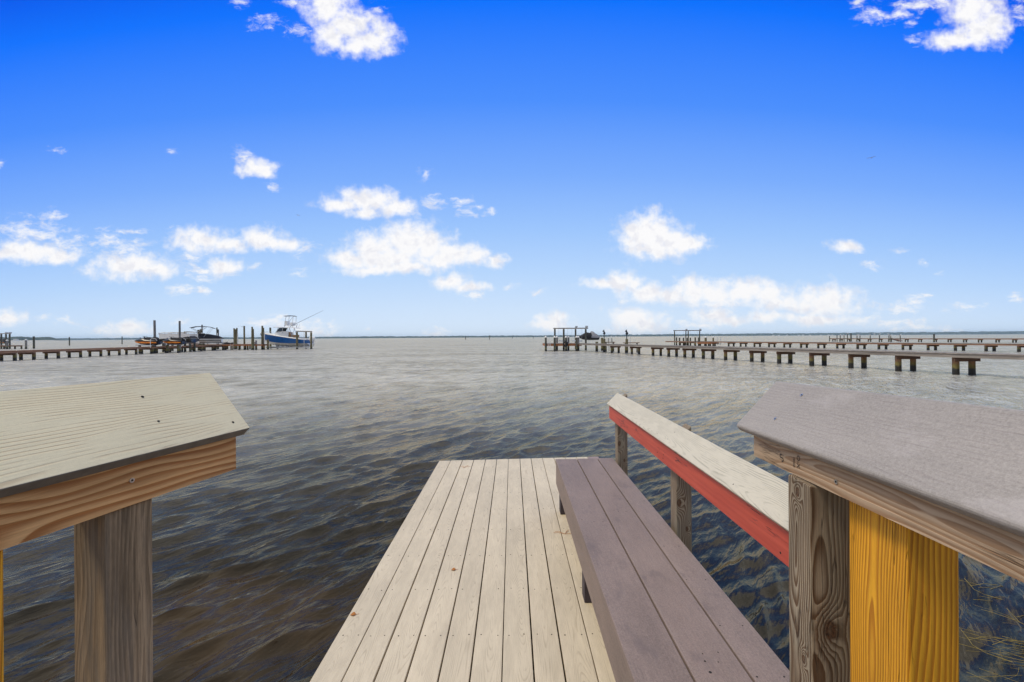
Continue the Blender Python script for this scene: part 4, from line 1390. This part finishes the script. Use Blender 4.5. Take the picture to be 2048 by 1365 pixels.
# ------------------------------------------------------------------ boats
def powerboat(label, loc, rz, trim, name='boat'):
    t_ = thing(name, label, 'boat', loc, rz, local=True)
    st = []
    for x, b, zk, zc, zg in ((0, .06, 2.25, 2.45, 2.72), (.5, .55, 1.5, 1.95, 2.68), (1.2, .98, .85, 1.45, 2.6), (2.4, 1.35, .33, 1.0, 2.42), (4.2, 1.52, .08, .74, 2.12), (6.5, 1.55, 0, .62, 1.78), (8.6, 1.5, 0, .60, 1.5), (10.0, 1.42, .05, .60, 1.36)):
        st.append((x, b, zk, zc, zg))
    bot, sid, gun = [], [], []
    for (x, b, zk, zc, zg) in st:
        bc = b * .84
        zc2 = zc + .02
        bot.append([V((x, -bc, zc2)), V((x, -bc * .97, zc)), V((x, -bc * .5, zk + (zc - zk) * .5)), V((x, 0, zk)), V((x, bc * .5, zk + (zc - zk) * .5)), V((x, bc * .97, zc)), V((x, bc, zc2))])
        gun.append([V((x, -b * 1.0, zg - .12)), V((x, -b * 1.02, zg - .02)), V((x, -b * .93, zg + .06)), V((x, -b * .8, zg + .05)), V((x, -b * .8, zg - .25))])
        sid.append([V((x, -b * 1.0, zg - .12)), V((x, -b * .95, (zg + zc2) / 2)), V((x, -bc, zc2))])
    m = MB()
    m.loft(bot, flip=True, cap1=True)
    m.build('hull_bottom', MT['white'], t_, smooth=True)
    m = MB()
    m.loft(sid)
    m.loft([[V((p.x, -p.y, p.z)) for p in s_] for s_ in sid], flip=True)
    m.loft([[p for p in sid[-1]], [V((p.x + .0, -p.y, p.z)) for p in sid[-1]]])
    m.build('hull_side', MT['blue'], t_, smooth=True)
    m = MB()
    m.loft(gun)
    m.loft([[V((p.x, -p.y, p.z)) for p in s_] for s_ in gun], flip=True)
    m.build('gunwale', MT['white'], t_, smooth=True)
    m = MB()
    secs = []
    for (x, b, zk, zc, zg) in st[1:]:
        z = zg - .12 if x < 2.6 else zg - .5
        secs.append([V((x, -b * .82, z)), V((x, b * .82, z))])
    m.loft(secs)
    m.build('cockpit_floor', MT['white'], t_)
    m = MB()
    secs = [[V((x, -w, z0_)), V((x + sh, -w * .86, z1_)), V((x + sh, w * .86, z1_)), V((x, w, z0_))] for (x, w, z0_, z1_, sh) in ((3.1, .5, 1.85, 2.85, .25), (4.3, .7, 1.5, 3.0, .1), (5.9, .7, 1.4, 2.85, 0))]
    m.loft(secs, cap0=True, cap1=True, flip=True)
    m.build('console', MT['white'], t_)
    m = MB()
    for sg in (-1, 1):
        m.loft([[V((3.5, sg * .55, 2.85)), V((4.25, sg * .62, 3.62))], [V((4.7, sg * .72, 2.9)), V((4.95, sg * .72, 3.62))]])
    m.loft([[V((3.45, -.55, 2.85)), V((3.45, .55, 2.85))], [V((4.2, -.62, 3.62)), V((4.2, .62, 3.62))]])
    m.build('windshield', MT['glass'], t_)
    m = MB()
    secs = []
    for (x, w, z) in ((3.0, .7, 3.72), (3.3, 1.05, 3.76), (5.5, 1.15, 3.7), (7.2, 1.1, 3.55), (7.6, .95, 3.5)):
        secs.append([V((x, -w, z)), V((x, -w * .6, z + .08)), V((x, w * .6, z + .08)), V((x, w, z)), V((x, w * .6, z - .04)), V((x, -w * .6, z - .04))])
    m.loft(secs, closed=True, cap0=True, cap1=True, flip=True)
    m.build('hardtop', MT['white'], t_)
    m = MB()
    for sg in (-1, 1):
        for (xa, za, xb, zb) in ((3.6, 2.5, 4.15, 3.7), (4.9, 2.6, 5.0, 3.7), (6.1, 1.9, 6.3, 3.65), (6.9, 1.75, 6.3, 3.6)):
            m.tube((xa, sg * .8, za), (xb, sg * .8, zb), .04, .04, 6)
        m.path([V((.4, sg * .4, 2.75)), V((.9, sg * .8, 2.95)), V((2.6, sg * 1.25, 2.75)), V((3.3, sg * 1.35, 2.3))], .025, 6)
    m.build('frame', MT['alu'], t_)
    m = MB()
    m.box((5.9, 0, 4.05), (1.5, 1.1, .08))
    m.box((5.4, 0, 4.5), (.5, .9, .75))
    m.box((6.5, 0, 4.35), (.5, .9, .5))
    m.build('tower_station', MT['white'], t_)
    for sg in (-1, 1):
        for pts in ([V((5.2, sg * .6, 3.75)), V((5.3, sg * .55, 4.6)), V((5.5, sg * .5, 5.82))], [V((6.9, sg * .6, 3.7)), V((6.8, sg * .55, 4.6)), V((6.9, sg * .5, 5.82))]):
            m = MB()
            m.path(pts, .04, 6)
            m.build('tower_leg', MT['alu'], t_)
    m = MB()
    secs = [[V((x, -.7, z)), V((x, 0, z + .12)), V((x, .7, z)), V((x, 0, z - .03))] for (x, z) in ((5.0, 5.82), (6.0, 5.86), (7.0, 5.78))]
    m.loft(secs, closed=True, cap0=True, cap1=True, flip=True)
    m.build('tower_top', MT['canvas'], t_)
    m = MB()
    m.tube((6.4, -.9, 3.75), (13.6, -1.9, 6.75), .035, .018, 6)
    m.build('outrigger', MT['black'], t_)
    m = MB()
    m.tube((4.2, .9, 3.8), (5.1, 2.6, 5.9), .035, .018, 6)
    m.build('outrigger', MT['black'], t_)
    for yy in (-.45, .45):
        m = MB()
        secs = []
        for (z, a_, b_) in ((.15, .12, .08), (.5, .14, .09), (1.0, .22, .16), (1.35, .36, .24), (1.75, .34, .22), (1.85, .2, .14)):
            secs.append([V((10.35 + a_ * math.cos(i * math.pi / 4), yy + b_ * math.sin(i * math.pi / 4), z)) for i in range(8)])
        m.loft(secs, closed=True, cap0=True, cap1=True)
        m.build('outboard_motor', MT['white'], t_, smooth=True)
    m = MB()
    m.box((5.9, 0, 2.3), (.6, .9, .9))
    m.box((7.1, 0, 2.0), (.7, 1.2, .5))
    m.build('seat', MT['cushion'], t_)
    m = MB()
    for i, (x, y) in enumerate(((6.7, -.5), (7.0, .4), (7.4, -.3), (7.3, .6))):
        m.tube((x, y, 3.6), (x + .2, y, 4.3), .02, .01, 5)
    m.build('rod_holders', MT['black'], t_)
    t_.rotation_euler = (0, trim, rz)
    t_.scale = (1.04, 1.04, 1.04)
    return t_


q = P(521.5, 692, 85)
powerboat('big blue and white fishing boat with tower and outriggers on a lift', (q.x - .35, 85.5, .47), R(-4), R(0))
LB = thing('boat_lift', 'timber boat lift carrying the big blue fishing boat', 'boat lift', (P(570, 690, 83).x, 83, 0))
for (px, yt, d) in ((535.8, 679.5, 82.5), (594, 664.5, 83), (622.3, 665, 83.2)):
    post_part(LB, px, yt, d, .19, MT['pile_g'], cap=False)
for (px, yt, d) in ((555, 684, 89), (612, 664.5, 89.5)):
    post_part(LB, px, yt, d, .18, MT['pile_g'], cap=False)
a, b = P(592.3, 663, 83), P(624, 663.6, 83.2)
m = MB()
m.bar(a, b, .2, .2)
m.build('top_beam', MT['pier_grey'], LB)
m = MB()
for px in (549, 568, 587, 608):
    p_ = P(px, 694, 85.5)
    m.bar((p_.x, 82.6, .42), (p_.x, 89.4, .42), .14, .2)
m.bar((P(541, 694, 83).x, 83, .34), (P(618, 694, 83).x, 83, .34), .14, .22)
m.build('cradle', MT['alu'], LB)
m = MB()
for px in (553, 572, 590, 604):
    p_ = P(px, 691, 84.2)
    m.box((p_.x, 84.6, .66), (.5, .25, .3))
    m.box((p_.x, 86.6, .66), (.5, .25, .3))
m.build('bunks', MT['canvas_g'], LB)
m = MB()
p_ = P(608.5, 668, 83)
m.tube((p_.x, 82.9, .4), (p_.x, 82.9, P(608, 664, 83).z), .045, .045, 6)
m.build('guide_pole', MT['offwhite'], LB)

q = P(269.5, 690, 62.5)
jetski('black jet ski with orange flanks, left of the pair by the left pier', (q.x, q.y, 1.28), R(3), group=None, scale=1.12)
q = P(326, 689, 64.5)
jetski('black jet ski with orange flanks, in front of the white deck boat', (q.x, q.y, 1.28), R(-3), scale=1.05)
for (px0, px1, d, lab) in ((275, 312, 62.5, 'low timber lift under the left orange jet ski'), (331, 362, 64.5, 'low timber lift under the right orange jet ski')):
    a, b = P(px0, 690, d), P(px1, 690, d)
    t_ = thing('boat_lift', lab, 'boat lift', ((a.x + b.x) / 2, a.y, 0))
    m = MB()
    for yy in (.15, .75):
        m.bar((a.x, a.y + yy - .45, 1.26), (b.x, a.y + yy - .45, 1.26), .12, .1)
    m.build('bunks', MT['canvas_g'], t_)
    for f in (.15, .85):
        p_ = a.lerp(b, f)
        m = MB()
        m.tube((p_.x, p_.y - .1, -1.6), (p_.x, p_.y - .1, 1.22), .16, .15, 8)
        m.build('piling', MT['pile_g'], t_)
for (px, d, lab) in ((303.5, 61.0, 'white hooped handrail in front of the left orange jet ski'), (356, 66, 'left white hooped handrail in front of the right orange jet ski'), (364.5, 68, 'right white hooped handrail beside the short dark green pile')):
    p_ = P(px, 689, d)
    m = MB()
    zt = P(px, 677.8, d).z
    w = .2 if px < 310 else .12
    m.path([V((p_.x - w, p_.y, .9)), V((p_.x - w, p_.y, zt - .12)), V((p_.x - w * .5, p_.y + .1, zt)), V((p_.x + w, p_.y + .4, zt)), V((p_.x + w * 1.6, p_.y + .5, zt - .3))], .035, 6)
    o = m.build('handrail', MT['offwhite'], base=V((p_.x, p_.y, 0)))
    o.location = (p_.x, p_.y, 0)
    tag(o, lab, 'handrail')

# deck boat
q = P(318.5, 685, 70)
db = thing('boat', 'white deck boat with railings and a black hull, left of the sun top', 'boat', (q.x, q.y, 1.5), R(4), local=True)
m = MB()
st = [(0, .25, .42, .5, .72), (.5, .75, .18, .4, .72), (1.3, 1.05, .03, .3, .70), (3, 1.15, 0, .26, .68), (5.6, 1.12, 0, .26, .66)]
m.loft(hull_secs(5.6, st), flip=True, cap1=True, cap0=True)
m.build('hull', MT['black'], db, smooth=True)
m = MB()
for sg in (-1, 1):
    m.bar((.7, sg * 1.0, 1.1), (5.4, sg * 1.05, 1.1), .04, .84)
m.bar((.7, -1.0, 1.1), (.7, 1.0, 1.1), .04, .84)
m.bar((.3, -.0, .70), (5.55, 0, .70), 2.1, .05)
m.box((3.4, .3, 1.15), (.8, .8, 1.0))
m.build('fence', MT['white'], db)
m = MB()
for sg in (-1, 1):
    m.path([V((.6, sg * 1.0, 1.55)), V((1.6, sg * 1.02, 1.7)), V((5.0, sg * 1.05, 1.72))], .05, 6)
    for x in (.7, 1.6, 2.6, 3.6, 4.8):
        m.tube((x, sg * 1.03, 1.3), (x, sg * 1.03, 1.7), .03, .03, 6)
m.build('rail', MT['alu'], db)
m = MB()
m.box((1.6, 0, 1.28), (1.6, 1.7, .28))
m.build('cushion', MT['cushion'], db)
m = MB()
secs = [[V((x, -w, .72)), V((x, -w * .8, z)), V((x, w * .8, z)), V((x, w, .72))] for (x, w, z) in ((3.9, .6, .8), (4.3, .95, 1.08), (5.2, 1.05, 1.1), (5.6, 1.0, .85))]
m.loft([[p + V((0, -.18, 0)) for p in s_] for s_ in secs], cap0=True, cap1=True, flip=True)
m.build('engine_cover', MT['canvas'], db)

# covered runabout
q = P(366.5, 686, 74)
rb = thing('boat', 'white runabout under a black cover and black sun top', 'boat', (q.x, q.y, 1.42), R(28), local=True)
m = MB()
st = [(0, .1, .45, .6, .85), (.6, .6, .2, .45, .85), (1.6, 1.0, .04, .32, .82), (3.2, 1.15, 0, .28, .78), (5.6, 1.1, 0, .26, .74)]
m.loft(hull_secs(5.6, st), flip=True, cap1=True, cap0=True)
m.build('hull', MT['white'], rb, smooth=True)
m = MB()
for sg in (-1, 1):
    secs = [[V((x, sg * (b + .015), z)), V((x, sg * (b + .02), z + .13))] for (x, b, z) in ((.5, .52, .52), (1.6, .98, .42), (3.2, 1.14, .38), (5.55, 1.09, .36))]
    m.loft(secs)
m.build('stripe', MT['black'], rb)
m = MB()
secs = []
for (x, w, z) in ((.3, .35, .9), (1.4, .95, 1.12), (2.4, 1.15, 1.62), (3.6, 1.18, 1.55), (5.0, 1.15, 1.25), (5.7, 1.1, .9)):
    secs.append([V((x, -w - .03, .72)), V((x, -w, .86)), V((x, -w * .55, z)), V((x, w * .55, z)), V((x, w, .86)), V((x, w + .03, .72))])
m.loft(secs, cap0=True, cap1=True, flip=True)
m.build('cover', MT['canvas'], rb, smooth=True)
m = MB()
secs = []
for (x, z) in ((1.0, 2.68), (1.8, 2.9), (3.0, 2.95), (4.0, 2.8), (4.6, 2.55)):
    secs.append([V((x, -1.1, z - .1)), V((x, -.5, z)), V((x, .5, z)), V((x, 1.1, z - .1)), V((x, .5, z - .05)), V((x, -.5, z - .05))])
m.loft(secs, closed=True, cap0=True, cap1=True, flip=True)
m.build('sun_top', MT['canvas'], rb)
m = MB()
for sg in (-1, 1):
    m.path([V((1.9, sg * 1.05, .8)), V((2.2, sg * 1.05, 1.9)), V((3.2, sg * 1.05, 2.8))], .035, 6)
    m.path([V((2.2, sg * 1.05, 1.9)), V((1.2, sg * 1.05, 2.6))], .03, 6)
    m.path([V((2.9, sg * 1.05, .8)), V((4.2, sg * 1.05, 2.7))], .025, 6)
m.build('top_frame', MT['alu'], rb)
# timber lift the runabout hangs in
t_ = thing('boat_lift', 'timber lift frame around the covered runabout', 'boat lift', (q.x + 2.5, q.y + 2, 0))
a, b = P(369, 664, 72), P(398, 664, 79)
m = MB()
m.bar(a, V((b.x, b.y, a.z)), .16, .14)
m.build('top_beam', MT['pier_grey'], t_)
m = MB()
m.bar((q.x + .6, q.y + .3, 1.34), (q.x + 5.2, q.y + 2.6, 1.34), .5, .12)
m.build('cradle', MT['alu'], t_)
for (px, d) in ((329, 72), (345, 76), (385, 82)):
    p_ = P(px, 690, d)
    m = MB()
    m.tube((p_.x, p_.y, -1.6), (p_.x, p_.y, 1.5), .18, .17, 8)
    m.build('piling', MT['pile_d'], t_)
# cradle for the deck boat
a = P(318.5, 685, 70)
t_ = thing('boat_lift', 'timber lift under the white deck boat', 'boat lift', (a.x + 2.7, a.y, 0))
m = MB()
for sg in (-.5, .5):
    m.bar((a.x + .9, a.y + sg, 1.44), (a.x + 5.4, a.y + sg + .3, 1.44), .15, .14)
m.build('bunks', MT['canvas_g'], t_)
for xx in (1.0, 5.2):
    for sg in (-.5, .5):
        m = MB()
        m.tube((a.x + xx, a.y + sg + xx * .06, -1.6), (a.x + xx, a.y + sg + xx * .06, 1.38), .15, .15, 8)
        m.build('piling', MT['pile_d'], t_)

# paddle board leaning along the pier
a = P(370.5, 690, 73.2)
pb = thing('paddle_board', 'white paddle board with an orange disc lying on the left pier', 'paddle board', (a.x, a.y, 1.06), R(0), local=True)
m = MB()
secs = []
for (x, w) in ((0, .05), (.25, .22), (.7, .34), (1.4, .38), (2.0, .34), (2.3, .2), (2.4, .06)):
    secs.append([V((x, -.05, .38 - w)), V((x, -.08, .38)), V((x, -.05, .38 + w)), V((x, .05, .38 + w)), V((x, .07, .38)), V((x, .05, .38 - w))])
m.loft(secs, closed=True, cap0=True, cap1=True, flip=True)
m.build('board', MT['offwhite'], pb, smooth=True)
m = MB()
m.tube((1.12, -.11, .38), (1.12, -.06, .38), .17, .17, 14)
m.build('disc', MT['orange'], pb)
# small lamp on the landing, kayak with a rod, aluminium ladder
q = P(415, 688, 86.4)
t_ = thing('dock_lamp', 'short dark lamp with a white head on the second landing', 'lamp', (q.x, q.y, 1.02))
m = MB()
m.path([V((q.x, q.y, 1.02)), V((q.x + .1, q.y, 1.5)), V((q.x + .35, q.y, 1.95))], .06, 8)
m.build('stem', MT['black'], t_)
m = MB()
m.lathe((q.x + .4, q.y, 1.95), [(.05, 0), (.22, .04), (.18, .14), (.05, .2)], 10)
m.build('head', MT['offwhite'], t_)
q = P(440, 687.5, 86.6)
ky = thing('kayak', 'dark kayak with a fishing rod lying on the second landing', 'kayak', (q.x, q.y, 1.02), R(4), local=True)
m = MB()
secs = []
for (x, w, z0_, z1_) in ((0, .03, .22, .36), (.4, .22, .06, .34), (1.3, .36, 0, .3), (2.0, .36, 0, .28), (2.6, .24, .05, .33), (3.0, .03, .2, .36)):
    secs.append([V((x, -w, z1_)), V((x, -w * .8, z0_ + .08)), V((x, 0, z0_)), V((x, w * .8, z0_ + .08)), V((x, w, z1_)), V((x, 0, z1_ + .03))])
m.loft(secs, closed=True, cap0=True, cap1=True, flip=True)
m.build('hull', MT['black'], ky, smooth=True)
m = MB()
m.tube((1.3, 0, .3), (1.75, 0, .95), .02, .01, 5)
m.build('fishing_rod', MT['black'], ky)
m = MB()
m.box((1.3, 0, .38), (.4, .4, .12))
m.build('seat', MT['canvas_g'], ky)
ladder('grey aluminium ladder on the front of the left pier head', P(463.8, 695, 79.3), .6, -.1, 1.5, hoop=False, rungs=5)
q = P(511.5, 686, 80.6)
m = MB()
m.tube((q.x, q.y, 1.0), (q.x, q.y, P(510.5, 681, 80.6).z), .1, .1, 8)
m.box((q.x, q.y, 1.25), (.32, .3, .45))
m.box((q.x + .1, q.y - .02, 1.62), (.2, .2, .3))
o = m.build('power_pedestal', MT['canvas_g'], base=V((q.x, q.y, 1.04)))
o.location = (q.x, q.y, 1.04)
tag(o, 'grey power pedestal on the pier head left of the blue boat bow', 'pedestal')

# ------------------------------------------------------------------ far shore
def treeline(name, label, pxs, d0, hfun, depth, rows, col_n):
    m = MB()
    secs = []
    ph = [random.uniform(0, 6.28) for _ in range(6)]
    hs = rng.uniform(.72, 1.12, col_n)
    hs = np.convolve(hs, [.25, .5, .25], 'same')
    for i in range(col_n):
        px = pxs[0] + (pxs[1] - pxs[0]) * i / (col_n - 1)
        q_ = ray(px, 676)
        h = hfun(px) * hs[i]
        dd = d0
        x = q_.x / q_.y * dd
        sec = [V((x, dd, -.5)), V((x, dd + depth * .05, h * .35 + random.uniform(-.05, .05) * h)), V((x, dd + depth * .15, h * .72)), V((x, dd + depth * .35, h * .95)), V((x, dd + depth * .6, h)), V((x, dd + depth, -.5))]
        for k_ in range(1, 5):
            sec[k_] = sec[k_] + V((0, random.uniform(-.05, .05) * depth, random.uniform(-.05, .05) * h))
        secs.append(sec)
    m.loft(secs)
    o = m.build(name, MT['woods'])
    tag(o, label, 'woods', kind='stuff')


mw, ntw, bw = mat('distant_woods')
pw = ntw.n('NewGeometry').outputs['Position']
kk = ntw.noise(ntw.vec('MULTIPLY', pw, (.02, .02, .12)), 1.0, 5, .65)
ntw.set(bw.inputs['Base Color'], ntw.mix(ntw.ss(kk, .35, .65), (.018, .030, .018), (.055, .075, .04)))
bw.inputs['Roughness'].default_value = 1.0
MT['woods'] = mw
treeline('distant_woods', 'low blue green wooded shore along the whole horizon', (-500, 2700), 3300, lambda px: 15.0 + 8.0 * max(0, (px - 1100) / 950), 160, 6, 1500)
treeline('distant_woods', 'wooded point at the left edge of the horizon', (-260, 88), 1500, lambda px: (13.5 + 2.5 * math.sin(px * .11)) * min(1, max(.12, (90 - px) / 22)), 90, 6, 150)
m = MB()
secs = []
for i in range(40):
    px = -260 + (110 + 260) * i / 39
    x = ray(px, 676).x * 1480
    secs.append([V((x, 1470, -.4)), V((x, 1478, .5)), V((x, 1500, 1.2))])
m.loft(secs)
MT['sand'] = plain('pale_sand', (.5, .46, .38), .9, .1, .2)
o = m.build('beach', MT['sand'])
o['kind'] = 'structure'
h0 = None
for i, px in enumerate([1146, 1152, 1160, 1184, 1222, 1231, 1545, 1556, 1572, 1596, 1604, 1618, 1640, 1655, 1662, 40]):
    d = 3290 if px > 100 else 1490
    x = ray(px, 676).x * d
    w = random.uniform(7, 14)
    if h0 is None:
        t_ = thing('house', 'tiny white house at the foot of the far wooded shore', 'house', (x, d - 12, 0), 0, 'white houses on the far shore', local=True)
        m = MB()
        m.box((0, 0, 2.4), (10, 8, 5.6))
        m.build('wall', MT['offwhite'], t_)
        m = MB()
        m.prism((0, 0, 5.15), (1, 0, 0), (0, 1, 0), UP, [(-4.6, 0), (4.6, 0), (0, 2.6)], -5.5, 5.5)
        m.build('roof', MT['pier_grey'], t_)
        h0 = t_
    else:
        t_ = copy_tree(h0)
        t_.location = (x, d - 12, 0)
        if px == 40: t_['label'] = 'small pale house on the wooded point at the far left'
    t_.scale = (w / 10, 1, random.uniform(.6, 1.0))

# ------------------------------------------------------------------ haze
HAZE = 1.2e-4
if HAZE:
    m = MB()
    m.box((0, 1500, 14.0), (9000, 5000, 31.0))
    hm = bpy.data.materials.new('haze')
    hm.use_nodes = True
    hm.node_tree.nodes.clear()
    out = hm.node_tree.nodes.new('ShaderNodeOutputMaterial')
    pv = hm.node_tree.nodes.new('ShaderNodeVolumePrincipled')
    pv.inputs['Color'].default_value = (.62, .84, 1.0, 1)
    pv.inputs['Density'].default_value = HAZE
    hm.node_tree.links.new(pv.outputs[0], out.inputs['Volume'])
    o = m.build('haze', hm)
    tag(o, 'thin pale haze over the water', 'haze', kind='stuff')
